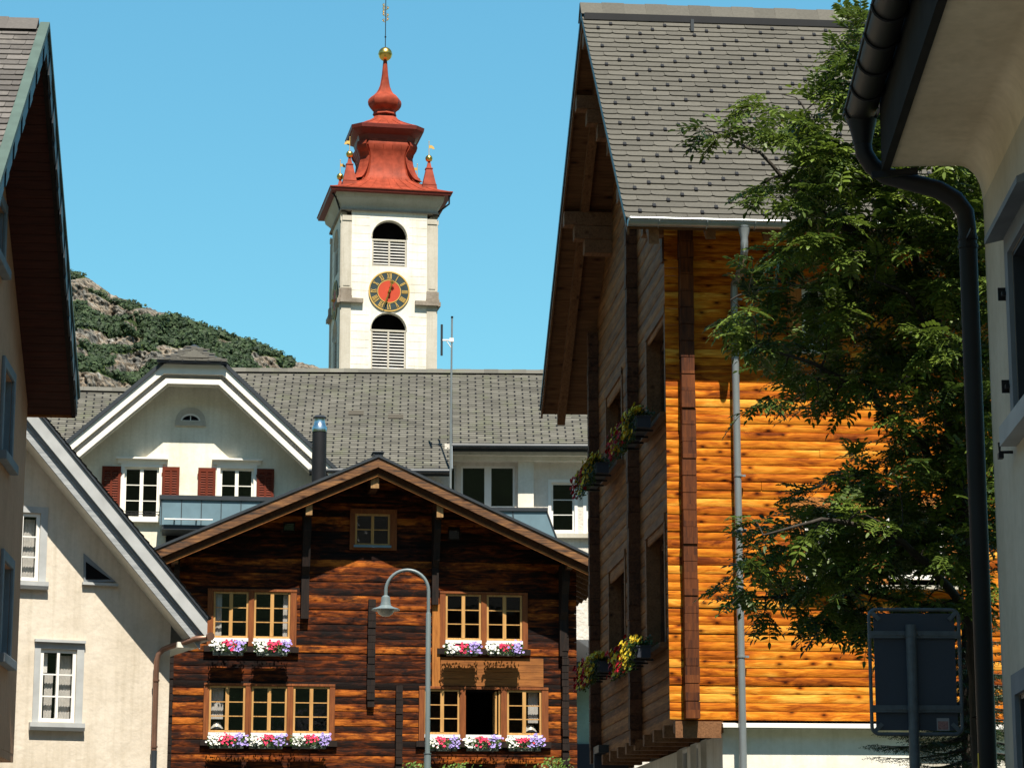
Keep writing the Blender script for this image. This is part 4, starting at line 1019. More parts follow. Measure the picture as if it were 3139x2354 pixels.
# ================================================================== dark old log chalet
DC = Fr(1147, 1700, 60, 1, .15)
def log_chalet():
    rng = random.Random(21)
    t = thing('log_chalet', 'dark sun-burnt old log chalet with shallow gable and flower boxes at its windows', 'chalet', DC)
    zA, rid = 12.11, -.03; sl = .447; eL, eR = -5.75, 5.75; dv = -1.1; dep = 6.2
    zL, zR_ = zA-sl*(rid-eL), zA-sl*(eR-rid)
    def slab(mb, o0, o1, d0, d1, x0=0, x1=0):
        mb.prism([(eL-x0, zL-o0-sl*x0), (rid, zA-o0), (rid, zA-o1), (eL-x0, zL-o1-sl*x0)], d0, d1)
        mb.prism([(rid+.001, zA-o0), (eR+x0, zR_-o0-sl*x0), (eR+x0, zR_-o1-sl*x0), (rid+.001, zA-o1)], d0, d1)
    m = MB(); slab(m, -.01, .055, dv-.05, dep, .05); ro = m.build('roof', M['dark_metal'], t)
    m = MB(); slab(m, .06, .17, dv+.05, dep-.05); m.build('roof_boards', M['old_brown'], ro)
    m = MB(); slab(m, .058, .29, dv-.02, dv+.03); m.build('barge_board', M['barge_old'], ro)
    m = MB(); slab(m, .171, .46, -.975, -.94); m.build('inner_barge', M['old_brown'], ro); m = MB(); slab(m, .43, .49, -1.01, -.976); m.build('verge_trim', M['trim_orange'], ro)
    m = MB(); m.box(rid-.11, rid+.11, dv-.04, dv+.4, zA-.02, zA+.055); m.box(rid-.14, rid+.14, dv-.07, dv+.44, zA+.055, zA+.08); m.build('ridge_cap', M['dark_metal'], ro)
    m = MB()
    for k in range(9):                        # rafters showing under the side eave
        d = .3+k*.62; m.beam((4.7, d, zR_-.28+sl*(eR-4.7)), (eR-.05, d, zR_-.26), .12, .14); m.beam((-4.7, d, zL-.28+sl*(eR-4.7)), (eL+.05, d, zL-.26), .12, .14)
    build_each(m, 'rafter', M['beam_wood'], ro)
    for s in (-1, 1):
        m = MB(); x = (eR+.12) if s > 0 else (eL-.12); m.tube([(x, dv-.05, zR_-.06), (x, dep, zR_-.06)], .075, 10); m.build('gutter', M['dark_metal'], ro, smooth=40)
    # openings (pixels of the photograph -> metres on the wall plane)
    rows = [(1815, 1955, [(654, 761), (778, 889)], (635, 909, 1806, 1981)),
            (1823, 1962, [(1365, 1474), (1491, 1600)], (1347, 1617, 1815, 1989)),
            (2103, 2244, [(640, 751), (770, 879), (898, 1009)], (623, 1026, 2095, 2268)),
            (2114, 2250, [(1301, 1408), (1427, 1534), (1553, 1659)], (1283, 1680, 2105, 2272))]
    att = DC.rect(1088, 1577, 1195, 1672); attc = DC.rect(1072, 1561, 1216, 1686)
    wl, wr = -4.98, 4.93
    holes = []; wins = []
    for y0, y1, prs, cas in rows:
        c = DC.rect(cas[0], cas[2], cas[1], cas[3]); rr = [DC.rect(a, y0, b, y1) for a, b in prs]
        z0, z1 = rr[0][2], rr[0][3]; rr = [(r[0], r[1], z0, z1) for r in rr]
        wins.append((c, rr)); holes.append((c[0]+.04, c[1]-.04, c[2]+.16, c[3]-.03))
    holes.append((attc[0]+.04, attc[1]-.04, attc[2]+.04, attc[3]-.04))
    sq = [DC.rect(872, 1604, 901, 1628), DC.rect(1377, 1626, 1407, 1652)]
    holes += [(r[0]-.02, r[1]+.02, r[2]-.02, r[3]+.02) for r in sq]
    top = zA-.19; gab = [(wl, 3.2), (wr, 3.2), (wr, top-sl*(wr-rid)), (rid, top), (wl, top-sl*(rid-wl))]
    m = MB(); log_wall(m, wl, wr, 3.2, top, DC_H, holes, 0.0, rng, bulge=.003, poly=gab, wob=.007); m.build('log_wall', M['old_log'], t, smooth=50)
    m = MB(); wall(m, [(wl+.05, 3.2), (wr-.05, 3.2), (wr-.05, top-.05-sl*(wr-rid)), (rid, top-.05), (wl+.05, top-.05-sl*(rid-wl))], [(h[0]-.05, h[1]+.05, h[2], h[3]) for h in holes], .035, .04); m.build('inner_wall', M['old_dark'], t)
    m = MB(); m.box(wl+.1, wl+.3, .05, dep-.4, 3.2, zL+.3); m.box(wr-.3, wr-.1, .05, dep-.4, 3.2, zL+.3); m.box(wl+.1, wr-.1, dep-.4, dep-.2, 3.2, zL+.3); m.build('side_wall', M['old_dark'], t)
    m = MB(); m.box(wl+.15, wr-.15, .02, dep-.25, 0, 3.19); m.build('stone_base', M['cream'], t)
    # beam ends, brackets and cross-wall columns
    for x0, x1, y0, y1 in ((1137, 1162, 1449, 1496), (938, 958, 1526, 1578), (527, 547, 1683, 1724), (1339, 1359, 1532, 1585), (1739, 1758, 1702, 1742)):
        r = DC.rect(x0, y0, x1, y1, -.92); m = MB(); m.box(r[0], r[1], -.92, -.90, r[2], r[3]); 
        b = MB(); b.box(r[0]+.003, r[1]-.003, -.899, .1, r[2]+.003, r[3]-.003); o = b.build('purlin', M['old_brown'], t); m.build('end_grain', M['end_grain'], o)
    for x0, x1, ys in ((926, 950, (1580, 1895)), (1326, 1346, (1585, 1852)), (1716, 1738, (1745, 2010)), (536, 552, (1728, 1880))):
        u0 = DC.hit(x0, 1700, -.2)[0]; u1 = DC.hit(x1, 1700, -.2)[0]; zt, zb = DC.hit(x0, ys[0], -.3)[1], DC.hit(x0, ys[1], -.15)[1]; h = zt-zb
        m = MB(); m.prism([(.0, zt+.1), (-.62, zt+.1), (-.60, zt-.16*h), (-.44, zt-.30*h), (-.34, zt-.5*h), (-.18, zt-.58*h), (-.16, zb), (0, zb)], u0, u1, 'x'); m.build('bracket', M['old_dark'], t)
    for x0, x1, y0, y1, dd in ((1126, 1149, 1838, 2168, -.13), (1214, 1235, 2102, 2700, -.13), (516, 533, 1900, 2700, -.14), (1720, 1740, 1868, 2700, -.16)):
        u0 = DC.hit(x0, 2000)[0]; u1 = DC.hit(x1, 2000)[0]; zt, zb = DC.hit(x0, y0)[1], max(3.2, DC.hit(x0, y1)[1])
        m = MB(); log_column(m, u0, u1, dd, .05, zb, zt, DC_H, rng, .010); m.build('cross_wall_end', M['old_dark'], t)
    u0, u1 = DC.hit(1324, 2000)[0], DC.hit(1348, 2000)[0]; m = MB(); m.box(u0, u1, -.07, .05, DC.hit(1330, 2104)[1], DC.hit(1330, 1852)[1]); m.build('corner_post', M['post_orange'], t)
    r = DC.rect(1350, 2012, 1665, 2103); m = MB()
    k = 0; zz = r[2]
    while zz < r[3]-.05: m.box(r[0], r[1], -.030, .05, zz+.003, min(zz+.17, r[3])-.003); zz += .17
    m.build('repaired_boards', M['trim_orange'], t)
    # windows
    def lamp(u, z, par):
        m = MB(); m.lathe([(.028, 0), (.028, .06)], (u, .28, z), 10); m.lathe([(.16, .06), (.10, .19), (.085, .22)], (u, .28, z), 16); m.build('table_lamp', M['lamp_glass'], par, smooth=40)
    for wi, (c, rr) in enumerate(wins):
        m = MB(); zs, zt = rr[0][2], rr[0][3]; e0 = -.07
        m.box(c[0], c[1], e0-.012, .06, zt+.02, c[3])                                  # head
        edges = [c[0]]+[v for r in rr for v in (r[0], r[1])]+[c[1]]
        for k in range(0, len(edges), 2): m.box(edges[k]+.001, edges[k+1]-.001, e0, .06, c[2], zt+.019)
        cas = m.build('window', M['casing'], t, bevel=.006)
        for k, r in enumerate(rr):
            if wi == 3 and k == 1:             # the open window: one leaf swung inwards
                room(r[0], r[1], zs, zt, .02, cas, 1.6)
                m = MB(); m.box(r[1]-.13, r[1]-.085, .0, .42, zs+.03, zt-.02); m.box(r[1]-.05, r[1]-.01, -.03, .03, zs, zt); m.build('open_casement', M['sash'], cas)
            else:
                m = MB(); sash_frame(m, r[0]+.004, r[1]-.004, zs+.005, zt+.012, -.045, .045, 2, 3, .085, .024, .06); m.build('casement', M['sash'], cas)
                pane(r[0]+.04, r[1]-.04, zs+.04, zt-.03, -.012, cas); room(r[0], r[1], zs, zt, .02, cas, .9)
            m = MB(); m.box(r[0]-.005, r[1]+.005, -.12, .0, zs-.085, zs-.006); m.build('sill', M['white_paint'], cas)
        r = rr[0]
        if wi == 0: curtain(r[0]+.04, r[0]+.2, zs+.03, zt-.03, .09, cas, 2); q = rr[1]; curtain(q[1]-.16, q[1]-.04, zs+.03, zt-.03, .09, cas, 2)
        if wi == 2: curtain(r[0]+.06, r[0]+.34, zs+.32, zt-.03, .12, cas, 5); lamp(r[0]+.2, zs+.04, cas)
        if wi == 3: q = rr[2]; curtain(q[1]-.3, q[1]-.06, zs+.3, zt-.03, .12, cas, 4); lamp(q[1]-.22, zs+.04, cas)
        m = MB(); m.box(c[0]-.06, c[1]+.06, -.11, -.02, c[2]-.14, c[2]-.004); m.build('ledge', M['old_dark'], cas)
    m = MB(); m.box(attc[0], attc[1], -.07, .05, att[3]+.01, attc[3]); m.box(attc[0], attc[1], -.06, .05, attc[2], att[2]-.06); m.box(attc[0], att[0], -.058, .05, att[2]-.06, att[3]+.01); m.box(att[1], attc[1], -.058, .05, att[2]-.06, att[3]+.01)
    cas = m.build('window', M['casing'], t); m = MB(); sash_frame(m, att[0]+.003, att[1]-.003, att[2], att[3]+.01, -.04, .045, 2, 2, .07, .022, .06); m.build('casement', M['sash'], cas)
    pane(att[0]+.04, att[1]-.04, att[2]+.03, att[3]-.03, -.01, cas); room(att[0], att[1], att[2], att[3], .03, cas, .8)
    m = MB(); m.box(att[0]-.03, att[1]+.03, -.12, .0, att[2]-.055, att[2]-.002); m.build('sill', M['teal_metal'], cas)
    for r in sq:
        m = MB(); sash_frame(m, r[0]-.03, r[1]+.03, r[2]-.03, r[3]+.03, -.01, .03, 1, 1); o = m.build('vent_window', M['old_dark'], t); pane(r[0], r[1], r[2], r[3], .02, o); room(r[0], r[1], r[2], r[3], .05, o, .4)
    # steel flue behind the ridge
    u, z0 = DC.hit(977, 1480, 3.4); zt = DC.hit(977, 1275, 3.4)[1]; rr_ = .185
    f = thing('flue_pipe', 'dark round flue pipe with shiny steel cowl rising behind the log chalet roof', 'chimney', DC, u, 3.4, zA-sl*abs(u-rid)-.01)
    zb = f.location.z; hgt = zt-zb; k = lambda y: DC.hit(977, y, 3.4)[1]-zb
    m = MB(); m.tube([(0, 0, -.1), (0, 0, k(1325))], rr_, 20); m.build('pipe', M['black'], f, smooth=40)
    m = MB(); m.lathe([(rr_+.01, k(1325)), (rr_+.015, k(1312)), (rr_-.03, k(1303)), (rr_-.05, k(1290)), (rr_-.05, k(1284))], (0, 0, 0), 20); m.build('cowl', M['steel'], f, smooth=40)
    m = MB(); m.lathe([(rr_-.02, k(1284)), (rr_-.01, k(1280)), (rr_-.06, k(1275))], (0, 0, 0), 20); m.build('cap', M['dark_metal'], f, smooth=40)
    # flower boxes
    pl = ['left', 'middle', 'right']
    spec = [(657, 742, 1982, 2007, 'under left half of upper left double window', 0), (791, 877, 1984, 2008, 'under right half of upper left double window', 0),
            (1375, 1461, 1990, 2008, 'under left half of upper right double window', 0), (1506, 1593, 1990, 2008, 'under right half of upper right double window', 0),
            (647, 742, 2270, 2292, 'under left window of lower left trio', 0), (768, 863, 2271, 2293, 'under middle window of lower left trio', 0), (901, 995, 2271, 2293, 'under right window of lower left trio', 0),
            (1321, 1397, 2278, 2300, 'behind the street lamp post', 0), (1437, 1525, 2278, 2300, 'under the open dark window', 0), (1567, 1653, 2278, 2300, 'under right window of lower right trio', 0)]
    for i, (x0, x1, y0, y1, where, _) in enumerate(spec):
        dd = -.27; a, b, z0, z1 = DC.rect(x0, y0, x1, y1, dd-.19)
        flower_box(DC, a-.03, b+.03, dd, z0, 'grey planter of white, pink and lilac petunias '+where, 'flower boxes on the log chalet', seed=40+i, h=z1-z0, dens=1.5, fsz=1.12)
log_chalet()

# ================================================================== white gabled house on the left (grey barge boards, copper pipe)
HB = Fr(250, 2000, 46, 1, .42)
def white_house():
    t = thing('white_house', 'cream rendered house with weathered grey barge boards and brown copper downpipe', 'house', HB)
    dv = -.75; sl = 1.105; ue, ze = 2.15, 6.80; ua = -1.9; za = ze+sl*(ue-ua); ul = ua-(ue-ua)
    n = sqrt(1+sl*sl); dep = 7.5
    def slab(mb, o0, o1, d0, d1, cut=0.0):
        k0, k1 = o0*n, o1*n
        mb.prism([(ua, za-k0), (ue-cut, ze-k0+sl*cut), (ue-cut, ze-k1+sl*cut), (ua, za-k1)], d0, d1)
        mb.prism([(ua-.001, za-k0), (ua-.001, za-k1), (ul, ze-k1), (ul, ze-k0)], d0, d1)
    m = MB(); slab(m, -.008, .03, dv-.04, dep); ro = m.build('roof', M['dark_metal'], t)
    m = MB(); S = Vector((ua-ue, 0, za-ze)).normalized()
    tile_roof(m, (ue+.05, dv-.06, ze-.045), (0, 1, 0), S, dep-dv, (ue-ua)*n, .4, .15, random.Random(6)); raw('tiles', m, M['slate_old'], ro)
    m = MB(); slab(m, .031, .26, dv, dv+.05); m.build('barge_board', M['grey_paint'], ro)
    m = MB(); slab(m, .30, .46, dv+.10, dv+.15, .10); m.build('lower_barge_board', M['grey_wood'], ro)
    m = MB(); slab(m, .20, .30, dv+.051, dv+.11, .05); m.build('barge_groove', M['grey_stone'], ro)
    m = MB(); slab(m, .36, .42, dv+.151, .01, .12); m.build('soffit', M['white_plaster'], ro)
    m = MB(); slab(m, .031, .20, dv+.051, dep-.05); m.build('roof_boards', M['grey_paint'], ro)
    W1 = HB.rect(121, 1989, 232, 2212); W2 = HB.rect(10, 1570, 121, 1778)
    wr = HB.hit(516, 2200)[0]; wl = ul+.6
    tri = [HB.hit(262, 1776), HB.hit(338, 1776), HB.hit(262, 1722)]
    w = MB(); zt = lambda u: za-.40*n-sl*abs(u-ua)+.06
    wall(w, [(wl, 0), (wr, 0), (wr, zt(wr)), (ua, zt(ua)), (wl, zt(wl))], [W1, W2], 0, .14)
    w.box(wr-.2, wr-.002, .003, dep-.3, 0, zt(wr)); w.box(wl+.002, wl+.2, .003, dep-.3, 0, zt(wl)); w.box(wl, wr, dep-.3, dep-.1, 0, zt(wl)+.3)
    w.build('wall', M['cream'], t)
    m = MB(); m.box(wr, ue-.08, -.02, dep-.4, ze-.52, ze-.46); m.box(wr, ue-.10, -.5, -.02, ze-.54, ze-.44); m.build('eave_soffit', M['white_plaster'], t)
    for i, r in enumerate((W1, W2)):
        s = MB(); e = .115
        s.box(r[0]-e, r[0]-.002, -.025, -.001, r[2]-.02, r[3]+e); s.box(r[1]+.002, r[1]+e+.02, -.025, -.001, r[2]-.02, r[3]+e); s.box(r[0]-.002, r[1]+.002, -.025, -.001, r[3]+.002, r[3]+e)
        if i == 0: s.box(r[0]-e-.01, r[1]+e+.03, -.09, -.001, r[3]+e+.002, r[3]+e+.05)
        o = s.build('window', M['grey_paint'], t)
        f = MB(); sash_frame(f, r[0]+.004, r[1]-.004, r[2]+.004, r[3]-.004, .02, .06, 2, 3, .05, .026, .06); f.build('casement', M['white_paint'], o)
        pane(r[0]+.05, r[1]-.05, r[2]+.05, r[3]-.05, .055, o); room(r[0], r[1], r[2], r[3], .14, o, 1.0)
        w_ = r[1]-r[0]
        curtain(r[0]+.12, r[0]+.12+w_*.24, r[2]+.05, r[3]-.45, .16, o, 3, .1); curtain(r[1]-.08-w_*.28, r[1]-.06, r[2]+.05, r[3]-.1, .17, o, 4)
        f = MB(); f.box(r[0]+.07, r[0]+.075+w_*.13, .15, .17, r[3]-.42, r[3]-.07); f.box(r[0]+.07, r[0]+.09, .145, .165, r[2]+.06, r[3]-.43); f.build('inner_casement', M['white_paint'], o)
        s = MB(); s.prism([(-.13, r[2]-.02), (0, r[2]-.02), (0, r[2]-.16), (-.10, r[2]-.16), (-.13, r[2]-.10)], r[0]-.17, r[1]+.17, 'x'); s.build('sill', M['grey_paint'], o)
    q = [HB.hit(256, 1784), HB.hit(355, 1784), HB.hit(256, 1696)]; m = MB(); m.prism([(a, b) for a, b in q], -.03, -.001)
    o = m.build('triangle_window', M['grey_stone'], t); m = MB(); m.prism([(a, b) for a, b in tri], -.036, -.031); m.build('pane', M['dark_room'], o)
    m = MB(); m.box(q[0][0]-.03, q[1][0]+.03, -.08, -.001, q[0][1]-.05, q[0][1]-.002); m.build('sill', M['grey_paint'], o)
    # gutter along the side eave and swan-neck downpipe
    g = MB(); gz = HB.hit(650, 1950, -.8)[1]; gu = HB.hit(648, 1950, -.8)[0]
    g.tube([(gu-.02, dv-.08, gz), (gu-.02, dep, gz+.02)], .075, 12); g.build('gutter', M['copper_brown'], t, smooth=40)
    g = MB(); pu = HB.hit(478, 2100, -.12)[0]
    k = lambda x, y, d: (HB.hit(x, y, d)[0], d, HB.hit(x, y, d)[1])
    g.tube([k(652, 1953, -.72), k(640, 1953, -.72), k(600, 1957, -.68), k(520, 1982, -.26), k(500, 1990, -.16), k(486, 2005, -.13), (pu, -.12, k(480, 2025, -.12)[2]), (pu, -.12, k(480, 2300, -.12)[2])], .052, 14)
    o = g.build('downpipe', M['copper_brown'], t, smooth=50)
    g = MB(); g.tube([(pu, -.12, k(480, 2300, -.12)[2]+.002), (pu, -.12, .02)], .058, 14); g.build('lower_pipe', M['dark_metal'], o, smooth=40)
    g = MB()
    for y in (2085, 2288): z = k(480, y, -.12)[2]; g.tube([(pu, -.12, z-.018), (pu, -.12, z+.018)], .064, 14); g.box(pu-.02, pu+.02, -.12, -.002, z-.015, z+.015)
    g.build('pipe_clip', M['copper_brown'], o, smooth=40)
white_house()

# ================================================================== peach building at the left edge
PE = Fr(85, 1220, 38.5, -.074, 1)
def peach_house():
    t = thing('peach_house', 'shaded peach plastered house with deep dark red roof overhang at left edge', 'house', PE)
    ov = .70; A = PE.hit(132, 84, -ov); B = PE.hit(228, 1218, -ov); C = PE.hit(-60, 690, -ov)
    s1 = (A[1]-B[1])/(B[0]-A[0]); s0 = (A[1]-C[1])/(A[0]-C[0]); uF = C[0]-1.5; zF = C[1]-1.5*s0
    def lines(o): return [(uF, zF-o), (A[0], A[1]-o), (B[0], B[1]-o)]
    def slab(mb, o0, o1, d0, d1):
        a, b = lines(o0), lines(o1)
        for i in range(2): mb.prism([a[i], a[i+1], b[i+1], b[i]], d0, d1)
    W = 9.0
    m = MB(); slab(m, 0, .10, -ov, W); ro = m.build('roof', M['dark_metal'], t)
    tl = MB(); S = Vector((A[0]-uF, 0, A[1]-zF)).normalized()
    tile_roof(tl, Vector((uF, W, zF))+Vector((-S.z, 0, S.x))*.01, (0, -1, 0), S, W+ov-.05, (Vector((A[0], 0, A[1]))-Vector((uF, 0, zF))).length-.1, .36, .19, random.Random(9), cham=.03, thick=.03)
    hk = MB(); r = random.Random(4)
    for k in range(26):
        a = r.uniform(0, 4); s = r.uniform(.5, 5.2); p = Vector((uF, -ov+.4+a, zF))+S*(round(s/.19)*.19)+Vector((-S.z, 0, S.x))*.05; hk.beam(p-S*.04, p+S*.05, .05, .04, (0, 0, 1))
    raw('tiles', tl, M['slate_old'], ro); o = raw('snow_guards', hk, M['black'], ro)
    rd = MB(); k = 0; d = -ov+.06
    while d < W: rd.prism([(A[0]-.26, A[1]-.12), (A[0], A[1]+.13+.012*(k % 2)), (A[0]+.26, A[1]-.12), (A[0], A[1]+.03)], d, d+.42, 'y', r.random()); d += .41; k += 1
    raw('ridge_tiles', rd, M['slate_old'], ro)
    # verge: copper cover on top, lapped dark sheets on the fascia
    m = MB(); a, b = lines(-.075), lines(.02)
    m.prism([a[0], a[1], b[1], b[0]], -ov-.09, -ov+.04); m.prism([a[1], a[2], b[2], b[1]], -ov-.09, -ov+.04); m.build('verge_cover', M['patina'], ro)
    for i in range(2):
        m = MB(); P0, P1 = lines(.0)[i], lines(.0)[i+1]; L = Vector((P1[0]-P0[0], 0, P1[1]-P0[1])); n = int(L.length/.42)
        for k in range(n):
            q0, q1 = k/n, (k+1)/n-.012; x0, z0 = P0[0]+L.x*q0, P0[1]+L.z*q0; x1, z1 = P0[0]+L.x*q1, P0[1]+L.z*q1; e = .012*(k % 2)
            m.prism([(x0, z0-.02), (x1, z1-.02), (x1, z1-.34), (x0, z0-.34)], -ov-.06-e, -ov-.03-e)
        m.build('fascia_sheets', M['dark_metal'], ro)
    m = MB(); slab(m, .02, .33, -ov-.03, -ov+.03); m.build('fascia_board', M['old_dark'], ro)
    m = MB()
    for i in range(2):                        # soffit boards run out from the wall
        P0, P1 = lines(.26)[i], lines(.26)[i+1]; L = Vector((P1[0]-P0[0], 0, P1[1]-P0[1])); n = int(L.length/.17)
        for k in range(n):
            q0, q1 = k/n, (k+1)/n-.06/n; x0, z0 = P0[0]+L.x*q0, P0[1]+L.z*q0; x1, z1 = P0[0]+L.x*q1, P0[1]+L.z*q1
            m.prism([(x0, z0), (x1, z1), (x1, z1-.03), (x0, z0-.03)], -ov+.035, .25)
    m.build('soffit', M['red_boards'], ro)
    m = MB(); b = lines(.20)[2]; m.prism([(b[0]+.01, b[1]+.05), (b[0]+.05, b[1]+.05), (b[0]+.05, b[1]-.12), (b[0]+.01, b[1]-.12)], -ov+.03, 1.5); m.build('eave_board', M['trim_orange'], ro)
    g = MB(); g.tube([(b[0]+.13, -ov+.02, b[1]+.06), (b[0]+.13, W, b[1]+.06)], .08, 12); g.build('gutter', M['dark_metal'], t, smooth=40)
    # wall (upper storeys jut out over the street)
    zb = PE.hitu(0, 0)[0]*0+PE.hit(30, 2306)[1]; z = lines(.28)
    w = MB(); uE = .02
    holes = []; wins = []
    for xr, y0, y1 in ((44, 1172, 1432), (40, 1745, 2028), (18, 655, 830)):
        u1, z1 = PE.hit(xr-8, y0); z0 = PE.hit(xr-8, y1)[1]; wins.append((u1-1.05, u1, z0, z1)); holes.append(wins[-1])
    def zr(u): return A[1]-.28-(s1*(u-A[0]) if u > A[0] else s0*(A[0]-u))
    wall(w, [(uF+.8, zb), (uE, zb), (uE, zr(uE)), (A[0], A[1]-.28), (uF+.8, zr(uF+.8))], holes, 0, .22)
    w.box(uE-.2, uE-.001, .003, W-.5, zb, zr(uE)); w.box(uF+.801, uF+1, .003, W-.5, zb, zr(uF+.8)); w.box(uF+.8, uE, .003, W-.5, zb-.12, zb-.001)
    w.box(uF+.8, uE-.3, 2.2, 2.4, 0, zb-.12); w.box(uE-.3, uE-.1, 2.2, W-.5, 0, zb-.12)
    w.build('wall', M['peach'], t)
    for u0, u1, z0, z1 in wins:
        s = MB(); e = .15
        s.box(u0-e, u0-.002, -.05, -.001, z0-.02, z1+e); s.box(u1+.002, u1+e, -.05, -.001, z0-.02, z1+e); s.box(u0-.002, u1+.002, -.05, -.001, z1+.002, z1+e); s.box(u0-e-.04, u1+e+.04, -.13, -.001, z0-.16, z0-.021)
        o = s.build('window', M['grey_stone'], t, bevel=.012)
        l = MB(); l.box(u1-.035, u1-.001, .001, .21, z0+.001, z1-.001); l.box(u0+.001, u0+.035, .001, .21, z0+.001, z1-.001); l.box(u0+.036, u1-.036, .001, .21, z0+.001, z0+.03); l.build('lining', M['grey_stone'], o)
        f = MB(); sash_frame(f, u0+.003, u1-.003, z0+.003, z1-.003, .15, .07, 2, 2, .08, .03); f.build('casement', M['grey_stone'], o); pane(u0+.05, u1-.05, z0+.05, z1-.05, .18, o); room(u0, u1, z0, z1, .22, o)
peach_house()

# ================================================================== new honey-coloured chalet on the right
RC = Fr(2088, 1600, 34, 1, .09)
def new_chalet():
    rng = random.Random(31)
    t = thing('timber_chalet', 'tall honey-coloured log chalet with slate roof, silver gutter and white plaster base', 'chalet', RC)
    uv = -.84; E = RC.hitu(1921, 668, uv); A = RC.hitu(1783, 36, uv); B = RC.hitu(1657, 1243, uv)
    U1 = 13.0; s0 = (A[1]-E[1])/(A[0]-E[0]); s1 = (A[1]-B[1])/(B[0]-A[0]); D2 = 9.05
    def lines(o): return [(E[0], E[1]-o), (A[0], A[1]-o), (B[0], B[1]-o)]
    def slab(mb, o0, o1, x0, x1, which=(0, 1), inset=0):
        a, b = lines(o0), lines(o1)
        for i in which: mb.prism([a[i], a[i+1], b[i+1], b[i]], x0, x1, 'x')
    m = MB(); slab(m, 0, .07, uv, U1); ro = m.build('roof', M['slate_matt'], t)
    S = Vector((0, A[0]-E[0], A[1]-E[1])); Ls = S.length; S.normalize(); Nn = Vector((0, -S.z, S.y))
    tl, hk = MB(), MB(); tile_roof(tl, Vector((uv-.02, E[0]-.03, E[1]-.03))+Nn*.006, (1, 0, 0), S, U1-uv, Ls-.12, .43, Ls/41.0, rng, hooks=hk, hookstep=2.0)
    raw('tiles', tl, M['slate'], ro); o = raw('snow_guards', hk, M['black'], ro); o['kind'] = 'stuff'
    rd = MB(); u = uv-.03; k = 0
    while u < U1: rd.prism([(A[0]-.24, A[1]-.12), (A[0]-.03, A[1]+.14+.01*(k % 2)), (A[0]+.03, A[1]+.14+.01*(k % 2)), (A[0]+.24, A[1]-.12), (A[0], A[1]+.02)], u, u+.355, 'x', rng.random()); u += .348; k += 1
    raw('ridge_tiles', rd, M['slate'], ro)
    m = MB(); m.box(uv+.01, U1, A[0]-.31, A[0]-.15, A[1]-.24, A[1]-.13); m.build('ridge_vent', M['black'], ro)
    m = MB(); slab(m, .071, .24, uv+.005, uv+.035); m.build('verge_board', M['beam_wood'], ro); m = MB(); slab(m, -.02, .10, uv-.015, uv+.003); m.build('verge_flashing', M['dark_metal'], ro)
    m = MB()
    for i in range(2):
        P0, P1 = lines(.12)[i], lines(.12)[i+1]; L = Vector((0, P1[0]-P0[0], P1[1]-P0[1])); n = int(L.length/.20)
        for k in range(n):
            q0, q1 = k/n, (k+1)/n-.02/n; m.prism([(P0[0]+L.y*q0, P0[1]+L.z*q0), (P0[0]+L.y*q1, P0[1]+L.z*q1), (P0[0]+L.y*q1, P0[1]+L.z*q1-.035), (P0[0]+L.y*q0, P0[1]+L.z*q0-.035)], uv+.04, U1, 'x')
    m.build('soffit_boards', M['soffit_wood'], ro)
    m = MB(); slab(m, .156, .36, uv+.30, uv+.44); m.build('verge_rafter', M['beam_wood'], ro)
    m = MB()
    for k in range(16): 
        u = .25+k*.8; a, b = lines(.16)[0], lines(.34)[0]; m.prism([(E[0]+.05, E[1]-.10), (.2, E[1]-.10+s0*(.15-E[0])), (.2, E[1]-.32+s0*(.15-E[0])), (E[0]+.05, E[1]-.26)], u, u+.14, 'x')
    build_each(m, 'eave_rafter', M['beam_wood'], ro)
    m = MB(); q = (Vector((0, E[0], E[1]))+S*(Ls*.895)); m.box(.82, .87, q.y-.05, q.y+.03, q.z+.02, q.z+.22); m.build('lightning_clip', M['dark_metal'], ro)
    # gutter and downpipe
    def halfpipe(mb, p0, p1, r, lip=.012):
        n = 12; vs = []
        for p in (p0, p1):
            for rr in (r, r-.008):
                for q in range(n+1):
                    a = pi+pi*q/n; vs.append((p[0], p[1]+rr*cos(a), p[2]+rr*sin(a)))
        w = n+1; fs = []
        for q in range(n): fs += [(q, q+1, 2*w+q+1, 2*w+q), (w+q, 3*w+q, 3*w+q+1, w+q+1), (q, w+q, w+q+1, q+1), (2*w+q, 2*w+q+1, 3*w+q+1, 3*w+q)]
        mb.mesh(vs, fs); mb.tube([(p0[0], p0[1]-r, p0[2]), (p1[0], p1[1]-r, p1[2])], lip, 8)
    gd = E[0]-.10; gz = E[1]-.05; m = MB(); halfpipe(m, (uv+.02, gd, gz), (U1, gd, gz), .092, .017)
    m.prism([(gd+.09*cos(pi+pi*q/10), gz+.09*sin(pi+pi*q/10)) for q in range(11)], uv+.0, uv+.02, 'x')
    gt = m.build('gutter', M['zinc'], t, smooth=40)
    m = MB()
    for k in range(24):
        u = uv+.42+k*.66; pts = [(u, gd+.1*cos(pi+pi*q/8), gz+.1*sin(pi+pi*q/8)) for q in range(9)]; m.tube(pts, .009, 6)
    build_each(m, 'gutter_hook', M['zinc'], gt)
    pu = RC.hit(2262, 1400, -.13)[0]; k = lambda x, y, d: (RC.hit(x, y, d)[0], d, RC.hit(x, y, d)[1])
    m = MB(); pd = -.12; top = k(2281, 708, gd)
    m.lathe([(.085, 0), (.052, -.13), (.050, -.20)], (top[0], gd, gz-.085), 16)
    m.tube([(top[0], gd, gz-.27), (top[0], gd, gz-.40), k(2278, 800, gd*.85), k(2266, 840, gd*.45), (pu-.01, pd*1.3, k(2257, 872, pd)[2]), (pu-.01, pd, k(2255, 905, pd)[2]), (pu, pd, .15)], .052, 18)
    dp = m.build('downpipe', M['zinc'], t, smooth=50)
    m = MB()
